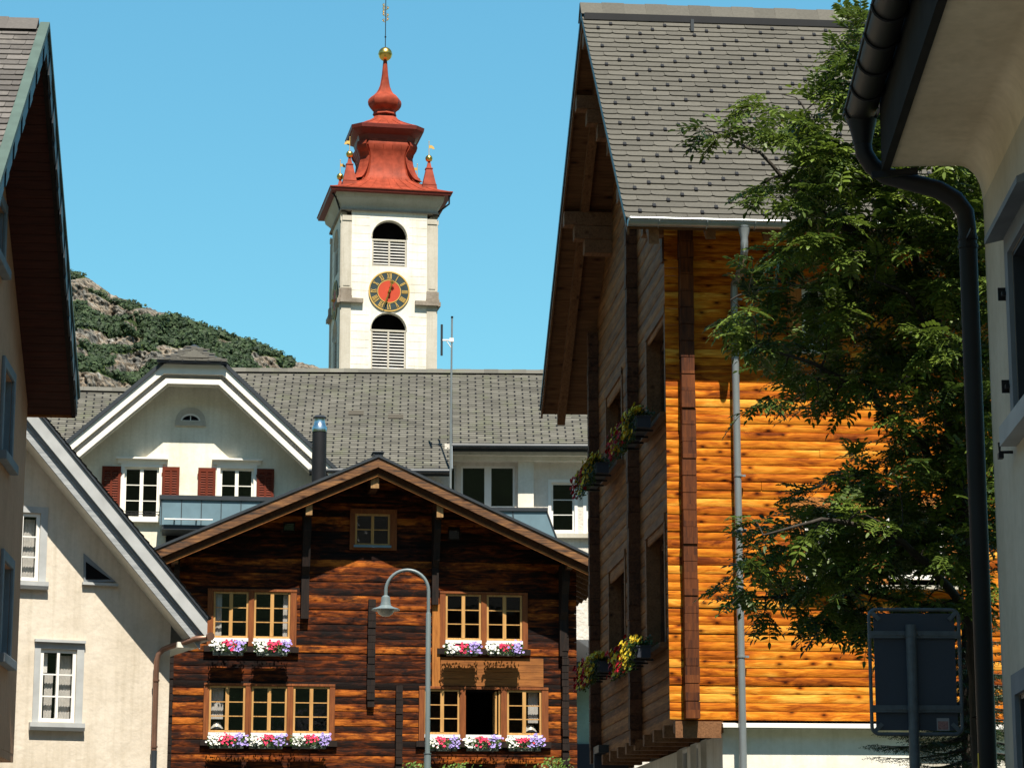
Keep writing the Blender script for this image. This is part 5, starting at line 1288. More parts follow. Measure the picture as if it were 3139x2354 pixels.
    for y in (918, 1458, 1624, 2012): z = k(2262, y, pd)[2]; m.tube([(pu, pd, z-.014), (pu, pd, z+.014)], .064, 16); m.box(pu+.05, pu+.10, pd-.02, pd+.02, z-.014, z+.014); m.box(pu-.02, pu+.02, pd+.05, -.02, z-.012, z+.012)
    m.build('pipe_clip', M['zinc'], dp)
    # long side log wall, with its windows behind the tree
    zb = RC.hit(2210, 2206)[1]; ztop = E[1]+s0*(0-E[0])-.3
    W1 = RC.rect(2446, 1548, 2650, 1786, 0); W2 = RC.rect(2696, 1548, 2915, 1786, 0); W3 = RC.rect(2437, 872, 2545, 1068)
    holes = [(W1[0], W1[1], W1[2], W1[3]), (W2[0], W2[1], W2[2], W2[3]), W3]
    m = MB(); log_wall(m, -.19, U1-.4, zb, ztop, RC_H/2, holes, 0, rng, bulge=.0035, wob=.005); m.build('log_wall', M['new_log'], t, smooth=60)
    m = MB(); log_column(m, .0, .19, -.20, .0, zb, ztop, RC_H, rng, .006); m.build('corner_log_ends', M['log_end'], t)
    for i, r in enumerate((W1, W2, W3)):
        f = MB(); sash_frame(f, r[0]+.09, r[1]-.09, r[2]+.05, r[3]-.05, .02, .06, 2 if i < 2 else 1, 2 if i < 2 else 1, .11, .05, rowz=[r[2]+(r[3]-r[2])*.52] if i < 2 else None)
        o = f.build('window', M['white_paint'], t); pane(r[0]+.12, r[1]-.12, r[2]+.08, r[3]-.08, .05, o); room(r[0], r[1], r[2], r[3], .09, o)
        c = MB(); e = .10; c.box(r[0]-e, r[0]+.089, -.06, .08, r[2]-.05, r[3]+.1); c.box(r[1]-.089, r[1]+e, -.06, .08, r[2]-.05, r[3]+.1); c.box(r[0]+.09, r[1]-.09, -.058, .08, r[3]-.049, r[3]+.1); c.build('casing', M['post_orange'], o)
        c = MB(); c.box(r[0]-.14, r[1]+.14, -.15, .05, r[2]-.1, r[2]-.051); c.build('sill', M['tower_stone'], o)
    # gable wall facing left: local x = 0 plane, logs along d
    gz0 = RC.hitu(2047, 2200)[1]*0+zb; dm = RC.hitu(1965, 1700)[0]; df = D2
    top = lambda d: (A[1]-.16-(s1*(d-A[0]) if d > A[0] else s0*(A[0]-d)))
    def gw(xr, y0, y1, wd):                   # opening whose near edge shows at xr
        d0, z1 = RC.hitu(xr, y0); z0 = RC.hitu(xr, y1)[1]; return (d0, d0+wd, z0, z1)
    G = [gw(2040, 985, 1262, 1.75), gw(1908, 1170, 1405, 1.9), gw(2040, 1622, 1962, 1.75), gw(1918, 1727, 2010, 1.9)]
    poly = [(0.02, zb), (D2, zb), (D2, top(D2)), (A[0], top(A[0])), (0.02, top(.02))]
    m = MB(); log_wall(m, .02, D2, zb, A[1]-.2, RC_H, G, 0, rng, bulge=.012, poly=poly, axis='d', wob=.003); m.build('gable_log_wall', M['shaded_log_y'], t, smooth=60)
    for d0, d1, wtop in ((dm, dm+.19, top(dm)-1.9), (df-.19, df, top(df)-.15)):
        m = MB(); log_column(m, -.19, .0, d0, d1, zb-.1, wtop, RC_H, rng, .006)
        v = []; m.build('cross_wall_ends', M['log_end_old'], t)
    m = MB(); log_column(m, -.19, 0.0, .19, .36, ztop-.9, top(.2)-.05, RC_H, rng, .004); m.build('upper_log_ends', M['log_end_old'], t)
    for d0, d1, z0, z1 in G:
        m = MB(); m.box(-.03, .22, d0-.11, d0-.001, z0-.05, z1+.10); m.box(-.03, .22, d1+.001, d1+.11, z0-.05, z1+.10); m.box(-.04, .22, d0-.11, d1+.11, z1+.101, z1+.22); m.box(-.12, .22, d0-.15, d1+.15, z0-.12, z0-.051)
        o = m.build('window', M['beam_wood'], t)
        m = MB(); m.box(.18, .23, d0, d0+.09, z0, z1); m.box(.18, .23, d1-.09, d1, z0, z1); m.box(.18, .23, (d0+d1)/2-.06, (d0+d1)/2+.06, z0, z1); m.box(.18, .23, d0, d1, z1-.09, z1-.001) if False else m.box(.182, .228, d0+.09, d1-.09, z1-.09, z1-.001); m.box(.182, .228, d0+.09, d1-.09, z0+.001, z0+.09); m.build('casement', M['old_brown'], o)
        m = MB(); m.box(.20, .206, d0+.05, d1-.05, z0+.05, z1-.05); m.build('pane', M['glass'], o); m = MB(); m.box(.9, .95, d0-.2, d1+.2, z0-.2, z1+.2); m.build('interior', M['dark_room'], o)
    # purlins carried out under the verge (stacked, stepped logs)
    for px, py, w_, n_ in ((2036, 757, .22, 3), (1841, 825, .24, 4), (1800, 1146, .24, 3)):
        d0 = max(.03, RC.hitu(px, py+60, -.45)[0]); zt = (A[1]-.17-(s1*(d0+w_-A[0]) if d0 > A[0] else s0*(A[0]-d0)))
        for q in range(n_):
            m = MB(); L = .82-.17*q; m.box(-L, .05, d0, d0+w_, zt-.24*(q+1)+.004, zt-.24*q); m.build('purlin', M['beam_wood'], t, bevel=.01)
    d0 = A[0]-.13; m = MB(); zt = A[1]-.36
    for q in range(3): m.box(-.82+.17*q, .05, d0, d0+.26, zt-.24*(q+1)+.004, zt-.24*q)
    m.build('ridge_purlin', M['beam_wood'], t)
    # joists under the overhanging gable, plaster base
    m = MB(); nj = 10
    for q in range(nj): d = .02+q*(D2-.3)/(nj-1); m.box(-.12, .54, d, d+.16, zb-.17, zb-.004)
    build_each(m, 'joist', M['beam_wood'], t, bevel=.008)
    m = MB(); m.box(-.12, .50, -.03, .015, zb-.24, zb-.02); m.build('edge_beam', M['beam_wood'], t)
    ub = RC.hit(2215, 2300, .10)[0]; w = MB()
    ws = [gwv for gwv in []]
    W = [RC.hitu(x, 2290, ub) for x in (2166, 2148, 2140, 2116, 2106, 2075)]
    zwt = [RC.hitu(x, y, ub)[1] for x, y in ((2150, 2269), )][0]
    hs = [(W[0][0], W[1][0], zwt-1.0, zwt), (W[2][0], W[3][0], zwt-1.0, zwt), (W[4][0], W[5][0], zwt-1.0, zwt)]
    g = MB(); wall(g, [(-D2, 0), (-.1, 0), (-.1, zb-.18), (-D2, zb-.18)], [(-b, -a, c, d) for a, b, c, d in hs], 0, .15)
    w.mesh([(ub+y, -x, z) for x, y, z in g.v], g.f)
    ur = RC.hit(2785, 2300, .1)[0]; sh = RC.rect(2787, 2262, 2990, 2420, .1)
    wall(w, [(ub, 0), (U1-.5, 0), (U1-.5, zb-.10), (ub, zb-.10)], [sh], .1, .12)
    w.box(U1-.7, U1-.5, .11, D2-.02, 0, zb); w.box(ub+.3, U1-.5, D2-.2, D2-.01, 0, zb); w.build('plaster_base', M['white_plaster'], t)
    for a, b, c, d in hs:
        m = MB(); m.box(ub+.08, ub+.13, a, b, c, c+.05); m.box(ub+.08, ub+.13, a, a+.05, c+.05, d); m.box(ub+.08, ub+.13, b-.05, b, c+.05, d); m.box(ub+.082, ub+.128, a+.05, b-.05, d-.05, d); o = m.build('base_window', M['white_paint'], t)
        m = MB(); m.box(ub+.10, ub+.106, a, b, c, d); m.build('pane', M['glass'], o); m = MB(); m.box(ub+.4, ub+.45, a-.3, b+.3, c-.2, d+.2); m.build('interior', M['dark_room'], o)
    m = MB(); z = sh[3]
    while z > sh[2]+.06: m.box(sh[0]+.01, sh[1]-.01, .16, .18, z-.052, z-.006); z -= .055
    m.build('roller_shutter', M['tower_stone'], t)
    m = MB(); m.prism([(-.10, zb-.055), (.12, zb-.02), (.12, zb-.075), (-.10, zb-.105)], ub-.02, U1-.5, 'x'); m.build('base_flashing', M['white_paint'], t)
    w = MB(); w.box(.25, U1-.5, D2-.25, D2-.05, zb, top(D2)-.2); w.box(U1-.6, U1-.42, .05, D2-.26, zb, top(D2)-.3)
    gp = clip_poly(poly, [(0, zb+.2), (20, zb+.2), (20, 30), (0, 30)]); w.prism(gp, U1-.42, U1-.36, 'x'); w.build('hidden_walls', M['shaded_log_y'], t)
    # flower boxes hanging in front of the gable windows
    bx = [(0, 0, 'upper near window, front box', 5), (0, 1, 'upper near window, rear box', 6), (1, 0, 'upper far window, front box', 7), (1, 1, 'upper far window, rear box', 8),
          (2, 0, 'lower near window, front box', 9), (2, 1, 'lower near window, rear box', 10), (3, 0, 'lower far window, front box', 11), (3, 1, 'lower far window, rear box', 12)]
    lab = ['topmost dark planter of red and yellow flowers on the shaded gable', 'second highest dark planter, yellow flowers trailing, below the topmost', 'dark planter at the upper far gable window, nearer of two', 'dark planter at the upper far gable window, farther and lowest there',
           'dark planter with sunlit red bloom beside the honey log corner', 'dark planter with yellow flowers just left of the sunlit red bloom', 'dark planter at the lower far gable window, nearer of two', 'lowest leftmost dark planter with yellow flowers on the shaded gable']
    for (gi, j, _, sd_), lb in zip(bx, lab):
        d0, d1, z0, z1 = G[gi]; a = d0-.05+j*.98; flower_box(RC, a, a+.84, -.24, z0-.26, lb, 'flower boxes on the shaded chalet gable', ('red', 'yellow', 'yellow') if False else ('red', 'yellow'), 'box_dark', sd_, 'd', .17, .19, .34, 2.1, 1.35)
new_chalet()

# ================================================================== building in the right foreground
RB = Fr(3010, 523, 16, -.05, -1)
def right_house():
    t = thing('corner_house', 'shaded grey plastered house corner with boxed eave and black gutter at right edge', 'house', RB)
    ze = RB.hit(2740, 470, -.6)[1]; zj = RB.hit(3012, 530)[1]; U0, U1 = -.02, 9.0; zs = ze-.02
    # local: wall plane y = 0, outside is -y; soffit coves down to the wall
    prof = [(-.60, zs), (-.15, zs-.0)]+[(-.15+.15*sin(pi/2*q/7), zs-.24*(1-cos(pi/2*q/7))) for q in range(1, 8)]
    m = MB(); pr = prof+[(.25, prof[-1][1]), (.25, zs+.16), (-.60, zs+.16)]
    m.prism(pr, U0, U1, 'x'); m.build('boxed_eave', M['soffit_plaster'], t, smooth=30)
    gz_ = RB.hit(2640, 395, -.765)[1]+.12
    m = MB(); m.box(U0-.03, U1, -.655, -.602, zs-.02, gz_+.04); m.box(U0, U1, -.601, .2, gz_-.02, gz_+.04); m.build('fascia', plain('dark_fascia', (.03, .03, .028), .9, .05), t)
    ztop = prof[-1][1]
    W1 = None; u0 = RB.hit(3112, 1000)[0]; z1 = RB.hit(3112, 758)[1]; z0 = RB.hit(3112, 1300)[1]; u2 = RB.hit(3128, 2200)[0]; zz1 = RB.hit(3128, 2128)[1]
    hs = [(u0, u0+1.0, z0, z1), (u2, u2+1.0, zz1-1.5, zz1)]
    w = MB(); wall(w, [(0, 0), (U1, 0), (U1, ztop+.02), (0, ztop+.02)], hs, 0, .18); w.box(0, .2, .003, 6, 0, zs); w.box(U1-.2, U1, .003, 6, 0, zs); w.box(0, U1, 6, 6.2, 0, zs); w.build('wall', M['grey_plaster'], t)
    for i, (a, b, c, d) in enumerate(hs):
        m = MB(); e = .13
        m.box(a-e, a-.002, -.03, -.001, c-.02, d+e); m.box(b+.002, b+e, -.03, -.001, c-.02, d+e); m.box(a-.002, b+.002, -.03, -.001, d+.002, d+e)
        o = m.build('window', M['grey_stone'], t)
        if i == 0: m = MB(); m.prism([(-.14, d+e+.01), (-.001, d+e+.07), (-.001, d+e+.002), (-.14, d+e-.03)], a-e-.05, b+e+.05, 'x'); m.build('hood', M['grey_stone'], o)
        m = MB(); m.box(a-e-.02, b+e+.02, -.10, -.001, c-.14, c-.021); m.build('sill', M['grey_paint'], o)
        l = MB(); l.box(a+.001, a+.03, .001, .17, c+.001, d-.001); l.box(a+.031, b-.001, .001, .17, d-.03, d-.001); l.build('lining', M['dark_metal'], o)
        f = MB(); sash_frame(f, a+.033, b-.003, c+.003, d-.033, .10, .07, 2, 2, .08, .03); f.build('casement', M['dark_metal'], o); pane(a+.05, b-.05, c+.05, d-.05, .13, o); room(a, b, c, d, .18, o)
        if i: continue
        m = MB()
        for k in (.22, .78):
            z = c+(d-c)*k; m.box(a-e-.05, a-e+.02, -.055, -.031, z-.012, z+.012); m.box(a-e-.055, a-e-.04, -.07, -.02, z-.03, z+.05)
        m.tube([(a-e-.10, -.01, c-.16), (a-e-.10, -.09, c-.16), (a-e-.10, -.09, c-.10)], .010, 6); m.box(a-e-.13, a-e-.07, -.10, -.07, c-.2, c-.165); build_each(m, 'shutter_hinge', M['black'], o, merge=lambda p: math.floor((p.z-c)/(d-c)*2))
    m = MB(); rz = gz_+.06; m.prism([(-.66, rz), (3.2, rz+2.9), (7.0, rz), (7.0, rz-.12), (3.2, rz+2.7), (-.66, rz-.005)], U0-.05, U1, 'x'); m.build('roof', M['slate_old'], t)
    m = MB(); m.prism([(-.55, zs+.17), (-.55, gz_-.03), (3.2, rz+2.6), (6.2, zs)], .0, .2, 'x'); m.build('gable', M['grey_plaster'], t)
    # half-round gutter with hooks, swan neck and downpipe
    gy, gz, r = -.765, RB.hit(2640, 395, -.765)[1]+.12, .105
    m = MB(); n = 14; vs = []
    for x in (-.30, U1):
        for rr in (r, r-.01):
            for q in range(n+1): a = pi+pi*q/n; vs.append((x, gy+rr*cos(a), gz+rr*sin(a)))
    wq = n+1; fs = []
    for q in range(n): fs += [(q, q+1, 2*wq+q+1, 2*wq+q), (wq+q, 3*wq+q, 3*wq+q+1, wq+q+1), (q, wq+q, wq+q+1, q+1)]
    m.mesh(vs, fs); m.tube([(-.30, gy-r, gz), (U1, gy-r, gz)], .014, 8)
    m.prism([(gy+r*cos(pi+pi*q/n), gz+r*sin(pi+pi*q/n)) for q in range(n+1)], -.315, -.30, 'x'); g = m.build('gutter', M['gutter_black'], t, smooth=45)
    m = MB()
    for k in range(18):
        u = -.15+k*.50; m.tube([(u, gy+(r+.008)*cos(pi+pi*q/10), gz+(r+.008)*sin(pi+pi*q/10)) for q in range(11)], .011, 6); m.beam((u, gy+r, gz), (u, -.60, gz+.06), .03, .012)
    build_each(m, 'gutter_hook', M['black'], g, merge=lambda c: round((c.x+.15)/.5))
    m = MB(); k = lambda x, y, d: (RB.hit(x, y, d)[0], d, RB.hit(x, y, d)[1])
    pu = RB.hit(2988, 1300, -.10)[0]
    m.lathe([(.10, 0), (.07, -.12), (.062, -.17)], (-.16, gy, gz-.085), 16)
    a_ = (-.16, gy, gz-.24); b_ = (pu, -.10, RB.hit(2950, 690, -.10)[1])
    m.tube([a_, (-.16, gy+.01, gz-.32), (-.17, gy+.06, gz-.40), (-.20, gy+.15, gz-.46), (pu+.03, -.28, b_[2]+.17), (pu, -.17, b_[2]+.11), (pu, -.11, b_[2]+.02), (pu, -.10, b_[2]-.1), (pu, -.10, .1)], .060, 18)
    dp = m.build('downpipe', M['black'], t, smooth=50)
    m = MB()
    for y in (745, 772): z = RB.hit(2960, y, -.1)[1]; m.tube([(pu, -.1, z-.012), (pu, -.1, z+.012)], .066, 18)
    z = RB.hit(2980, 712, -.1)[1]; m.box(pu+.05, pu+.3, -.12, -.10, z-.01, z+.01); m.build('pipe_clip', M['black'], dp)
    m = MB(); z = RB.hit(3020, 2335, -.1)[1]; cx_ = pu; rr = .0612
    for a0, a1, mt in ((-2.2, -1.2, 0),):
        v = []
        for q in range(9):
            a = a0+(a1-a0)*q/8; v += [(cx_+rr*cos(a), -.1+rr*sin(a), z-.05), (cx_+rr*cos(a), -.1+rr*sin(a), z+.05)]
        m.mesh(v, [(2*q, 2*q+2, 2*q+3, 2*q+1) for q in range(8)])
    m.build('yellow_sticker', plain('yellow_sticker', (.7, .5, .03), .6), dp)
    m = MB(); p = k(2728, 403, -.72); q = k(2815, 418, -.55); m.beam((-.05, -.72, zs-.05), (-.02, -.42, zs-.03), .03, .045); m.build('iron_stay', M['black'], t)
right_house()

# ================================================================== street lamp
def street_lamp():
    Y = 43.0; p = at(1313, 1900, Y); t = thing('street_lamp', 'grey street lamp with arched crook arm in front of the log chalet', 'street lamp', loc=(p.x, Y, 0), rot=0)
    X = lambda px, py: (at(px, py, Y).x-p.x, 0, at(px, py, Y).z)
    zj = X(1313, 1882)[2]; z2 = X(1313, 2312)[2]
    m = MB(); m.lathe([(.075, .0), (.075, 1.2), (.058, 1.25), (.056, z2)], (0, 0, 0), 16); m.lathe([(.056, z2), (.064, z2+.01), (.064, z2+.03)], (0, 0, 0), 16)
    m.lathe([(.042, z2+.03), (.042, zj), (.034, zj+.03)], (0, 0, 0), 16); m.build('post', M['lamp_paint'], t, smooth=40)
    m = MB(); r = (X(1313, 1812)[0]-X(1182, 1812)[0])/2; zc = X(1313, 1812)[2]
    pts = [(0, 0, zj), (0, 0, zc)]+[(-r+r*cos(pi*q/18), 0, zc+r*sin(pi*q/18)) for q in range(1, 19)]+[(-2*r, 0, X(1182, 1828)[2])]
    m.tube(pts, .029, 12); m.build('crook_arm', M['lamp_paint'], t, smooth=60)
    c = X(1180, 1868); sx = -2*r; kz = lambda y: X(1180, y)[2]-c[2]
    m = MB(); m.lathe([(.03, kz(1824)), (.07, kz(1829)), (.078, kz(1836)), (.078, kz(1845)), (.085, kz(1849)), (.09, kz(1855)), (.13, kz(1860)), (.215, kz(1865)), (.245, kz(1868)), (.243, kz(1870)), (.14, kz(1867))], (sx, 0, c[2]), 28); m.build('shade', M['lamp_paint'], t, smooth=35)
    m = MB(); m.lathe([(.142, kz(1868)), (.138, kz(1876)), (.11, kz(1883)), (.06, kz(1888)), (.01, kz(1889))], (sx, 0, c[2]), 24); m.build('glass_bowl', M['lamp_glass'], t, smooth=60)
street_lamp()

# ================================================================== back of a traffic sign
def traffic_sign():
    Y = 15.0; p = at(2800, 2300, Y); t = thing('traffic_sign', 'dark back of a rectangular traffic sign in a rounded tube frame', 'traffic sign', loc=(p.x, Y, 0), rot=R(2))
    X = lambda px, py: (at(px, py, Y).x-p.x, at(px, py, Y).z)
    x0, z1 = X(2662, 1868); x1, z0 = X(2952, 2249); rc = .045
    m = MB(); pts = []
    for cx_, cz_, a0 in ((x1-rc, z1-rc, 0), (x0+rc, z1-rc, 90), (x0+rc, z0+rc, 180), (x1-rc, z0+rc, 270)):
        for q in range(7): a = R(a0+90*q/6); pts.append((cx_+rc*cos(a), 0, cz_+rc*sin(a)))
    m.tube(pts+[pts[0], pts[1]], .011, 10, cap=False); m.build('frame', M['sign_steel'], t, smooth=50)
    m = MB(); m.box(x0+.026, x1-.026, .0, .004, z0+.022, z1-.022); m.build('panel', M['sign_back'], t)
    m = MB()
    for zc in (X(0, 1945)[1], X(0, 2172)[1]):
        m = MB(); m.box(x0, x1, -.018, -.001, zc-.021, zc+.021); m.box(x0+.01, x1-.01, -.022, -.0185, zc-.006, zc+.006)
        for x in (-.05, .05): m.tube([(x, -.034, zc), (x, -.0225, zc)], .008, 8); m.tube([(x*1.5, -.031, zc), (x*1.5, -.0225, zc)], .006, 8)
        m.tube([(0, -.031, zc-.016), (0, -.031, zc+.016)], .0345, 16); m.build('clamp_rail', M['sign_steel'], t)
    m = MB()
    for sx, sz in ((-1, 1), (1, 1), (-1, -1), (1, -1)):
        cx_, cz_ = (x0 if sx < 0 else x1)-sx*.035, (z0 if sz < 0 else z1)-sz*.035; m.beam((cx_-sx*.026, -.006, cz_-sz*.026), (cx_+sx*.02, -.006, cz_+sz*.02), .024, .009, (0, -1, 0))
    build_each(m, 'clamp', M['sign_steel'], t)
    m = MB(); m.tube([(0, -.031, 0), (0, -.031, X(0, 1916)[1])], .031, 18); m.build('post', M['sign_steel'], t, smooth=40)
    a, b = X(2873, 2238), X(2910, 2200); m = MB(); m.box(a[0], b[0], -.0012, -.0002, a[1], b[1]); o = m.build('sticker', plain('sticker_paper', (.30, .30, .31), .6, var=.05), t)
    m = MB(); m.box(a[0]+.006, b[0]-.006, -.0018, -.0013, a[1]+.006, b[1]-.018); m.build('print', plain('sticker_print', (.32, .17, .16), .6, scale=90, var=.5), o)
traffic_sign()

# ================================================================== annex seen in the gap between the two chalets
AX = Fr(1775, 2000, 63, 1, .1)
def annex():
    t = thing('lean_to', 'dark roofed lean-to with pale green wall in the gap between the chalets', 'lean-to', AX)
    u0, u1 = AX.hit(1700, 2000)[0], AX.hit(1905, 2000)[0]; z = lambda y, d=0.0: AX.hit(1775, y, d)[1]
    m = MB(); m.box(u0, u1, 0, 3.0, 0, z(2085)); m.build('wall', M['teal_stucco'], t)
    m = MB(); m.box(u0-.1, u1+.3, -1.25, 3.1, z(2048, -1.25), z(2040, -1.25)); m.prism([(-1.3, z(2045, -1.25)), (3.2, z(2045, -1.25)+1.0), (3.2, z(2045, -1.25)+1.15), (-1.3, z(2045, -1.25)+.14)], u0-.2, u1+.4, 'x'); m.build('roof', M['dark_metal'], t)
    m = MB(); m.box(u0-.05, u1+.25, -.35, -.02, z(2092, -.3), z(2072, -.3)); m.build('eave_board', M['old_dark'], t)
    m = MB(); q = AX.rect(1700, 2242, 1900, 2700, -.04); m.box(q[0], q[1], -.05, -.001, .0, q[3]-.3); m.build('dark_fill_panel', M['box_dark'], t)  # dark panel added for the darkness at the foot of the gap
annex()
def add_shade_filler():  # dark boxes put in for the shadow beside the plaster base
    fr = Fr(1830, 2310, 41.5, 1, .09); t = thing('shade_stand_in', 'dark blue-black filler standing in for deep shade beside the plaster base', 'shade_filler', fr)
    u0, u1 = fr.hit(1752, 2300)[0], fr.hit(1893, 2300)[0]; z = fr.hit(1800, 2278)[1]
    uu = fr.hit(1842, 2300)[0]
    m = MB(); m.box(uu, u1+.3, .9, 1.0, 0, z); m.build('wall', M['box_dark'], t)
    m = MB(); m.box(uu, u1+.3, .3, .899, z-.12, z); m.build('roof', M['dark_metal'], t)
    m = MB(); m.box(uu+.15, u1-.02, .84, .899, .1, 2.2); m.build('shade_panel', M['dark_metal'], t)
add_shade_filler()

# ================================================================== trees
def inside(p, poly):
    c = False
    for i in range(len(poly)):
        a, b = poly[i], poly[i-1]
        if (a[1] > p[1]) != (b[1] > p[1]) and p[0] < (b[0]-a[0])*(p[1]-a[1])/(b[1]-a[1])+a[0]: c = not c
    return c
def pinnate(mb, base, dirv, up, L, rng, tint, pairs=6):
    """one compound leaf: paired leaflets along a drooping rachis"""
    d = dirv.normalized(); u = (up-d*up.dot(d)).normalized(); s = d.cross(u)
    pts = []; p = base.copy(); dd = d.copy()
    for i in range(pairs+1):
        pts.append((p.copy(), dd.copy())); dd = (dd+Vector((0, 0, -.09))).normalized(); p = p+dd*(L/(pairs+.5))
    ll = L*.37; w = ll*.18
    for i, (q, e) in enumerate(pts):
        if i == 0: continue
        for sg in ((1, -1) if i < pairs else (0,)):
            ax = (s*sg*1.0+e*.42+u*rng.uniform(-.12, .16)).normalized() if sg else e
            k = ll*(.78+.3*sin(pi*i/(pairs+.6)))*rng.uniform(.88, 1.1); n = u+s*rng.uniform(-.25, .25); sd = ax.cross(n).normalized()*w
            tip = q+ax*k+Vector((0, 0, -.10*k)); mid = q+ax*k*.5+u*.006
            mb.face([q+ax*k*.06, q+ax*k*.28+sd*.85, mid+sd, q+ax*k*.78+sd*.72, tip, q+ax*k*.78-sd*.72, mid-sd, q+ax*k*.28-sd*.85], min(1, max(0, tint+rng.uniform(-.15, .15))))
    mb.beam(base, pts[-1][0], .004, .004, t=.55)

def rowan():
    rng = random.Random(77); Yc = 20.5
    p0 = at(3012, 2354, Yc); t = thing('rowan_tree', 'rowan tree with feathery green leaves in front of the honey-coloured chalet', 'tree', loc=(p0.x, Yc, 0), rot=0)
    O = Vector((p0.x, Yc, 0)); A = lambda x, y, Y: at(x, y, Y)-O
    crown = [(2600,15),(2575,90),(2520,190),(2480,280),(2300,300),(2120,372),(2140,470),(2260,560),(2250,650),(2310,720),(2250,880),(2190,960),(2270,1090),(2330,1150),(2270,1260),(2260,1340),(2420,1390),(2340,1480),(2290,1600),(2270,1700),(2200,1800),(2250,1880),(2420,1940),(2620,1960),(2700,2000),(2860,1960),(3060,1860),(3130,1300),(3130,600),(2950,330),(2800,200),(2720,40)]
    gaps = [[(2330,1250),(2560,1270),(2700,1240),(2730,1370),(2620,1440),(2300,1450),(2280,1330)], [(2500,330),(2640,300),(2650,440),(2530,420)], [(2260,1430),(2440,1450),(2420,1540),(2290,1610)], [(2280,1110),(2380,1150),(2420,1240),(2300,1230)], [(2300,480),(2420,470),(2400,560),(2290,560)]]
    wood_ = MB(); nodes = []
    def limb(pts, r0, r1):
        P = [A(*p) for p in pts]; Q = []
        for a, b in zip(P, P[1:]):
            for k in range(5): Q.append(a.lerp(b, k/5)+Vector((rng.gauss(0, .012), rng.gauss(0, .012), 0)))
        Q.append(P[-1]); n = len(Q); wood_.tube(Q, [r0+(r1-r0)*i/(n-1) for i in range(n)], 8); 
        for i, q in enumerate(Q): nodes.append((q, r0+(r1-r0)*i/(n-1)))
    P0 = Vector((0, 0, 0)); z1 = A(3000, 2200, Yc)
    wood_.tube([P0, Vector((.02, 0, z1.z*.5)), z1], [.11, .09, .075], 10)
    limb([(3000,2200,20.5),(2985,1900,20.5),(2940,1500,20.4),(2895,1150,20.3),(2850,900,20.2),(2770,720,20.0),(2700,560,20.0),(2660,350,20.0),(2640,120,20.0)], .075, .012)
    limb([(2985,1900,20.5),(2850,1730,19.8),(2700,1620,19.4),(2520,1590,19.2),(2340,1640,19.0)], .04, .008)
    limb([(2930,1500,20.4),(2800,1330,20.0),(2640,1190,19.6),(2480,1110,19.4),(2320,1060,19.3)], .04, .008)
    limb([(2895,1150,20.3),(2740,960,20.6),(2560,900,20.8),(2380,860,20.9),(2240,920,20.9)], .038, .007)
    limb([(2850,900,20.2),(2700,760,19.6),(2500,640,19.4),(2330,470,19.3),(2160,390,19.3)], .036, .006)
    limb([(2770,720,20.0),(2620,560,20.6),(2500,400,20.8),(2440,300,20.8)], .03, .006)
    limb([(2955,1650,20.5),(3010,1350,20.9),(3050,1000,21.0),(3060,700,21.0),(3000,500,21.0)], .045, .01)
    limb([(2985,1900,20.5),(2800,1850,20.9),(2600,1800,21.0),(2400,1830,21.0),(2260,1830,21.0)], .035, .007)
    limb([(2895,1150,20.3),(2840,1000,19.5),(2780,900,19.2),(2680,860,19.0)], .03, .007)
    limb([(2700,560,20.0),(2760,400,20.6),(2760,250,20.6),(2720,120,20.6)], .025, .006)
    leaf = MB(); tw_ = MB()
    attr = []; tries = 0
    while len(attr) < 1230 and tries < 90000:
        tries += 1; x, y = rng.uniform(2100, 3140), rng.uniform(5, 2010)
        if not inside((x, y), crown): continue
        if any(inside((x, y), g) for g in gaps) and rng.random() < .93: continue
        if x < 2440 and 280 < y < 760 and rng.random() < .55: continue
        if x < 2520 and y > 760 and rng.random() < .45: continue
        if y < 330 and rng.random() < (.6 if x < 2560 else .35): continue
        attr.append(A(x, y, min(22.3, max(18.5, rng.gauss(20.9-1.7*(1960-y)/1900, .75)))))
    attr.sort(key=lambda q: min((q-n[0]).length for n in nodes))
    for q in attr:
        nb = min(nodes, key=lambda n: (n[0]-q).length+(.25 if n[0].z > q.z+.2 else 0)); b = nb[0]; L = (q-b).length
        if L < .05: continue
        n = max(3, int(L/.12)); pts = []
        for i in range(n+1):
            k = i/n; p = b.lerp(q, k)+Vector((0, 0, .10*L*sin(pi*k)))+Vector((rng.gauss(0, .01), rng.gauss(0, .01), 0))*(k > 0); pts.append(p)
        r0 = min(nb[1]*.8, .012); tw_.tube(pts, [r0+(.0025-r0)*i/n for i in range(n+1)], 5)
        for i in range(1, n): nodes.append((pts[i], r0*.7))
        end = (pts[-1]-pts[-2]).normalized(); tint0 = min(1, max(0, rng.gauss(.5, .2)))
        for j in range(rng.randint(5, 8)):
            k = 1-.5*(j/8)*min(1, .6/max(L, .2)); p = pts[min(n, max(1, int(k*n)))]
            an = rng.uniform(0, 6.28); dv = (end*.8+Vector((cos(an), sin(an), rng.uniform(-.35, .35)))).normalized()
            pinnate(leaf, p, dv, Vector((rng.gauss(0, .25), rng.gauss(-.1, .25), 1)), rng.uniform(.14, .25), rng, tint0, rng.randint(4, 6))
        if rng.random() < .03:
            for _ in range(26): tw_.ball(q+Vector((rng.gauss(0, .035), rng.gauss(0, .035), rng.gauss(.02, .018))), .007, 5, 4)
    wood_.build('trunk', M['bark'], t, smooth=60); tw_.build('twigs', M['bark'], t); raw('crown', leaf, M['leaf'], t)
rowan()

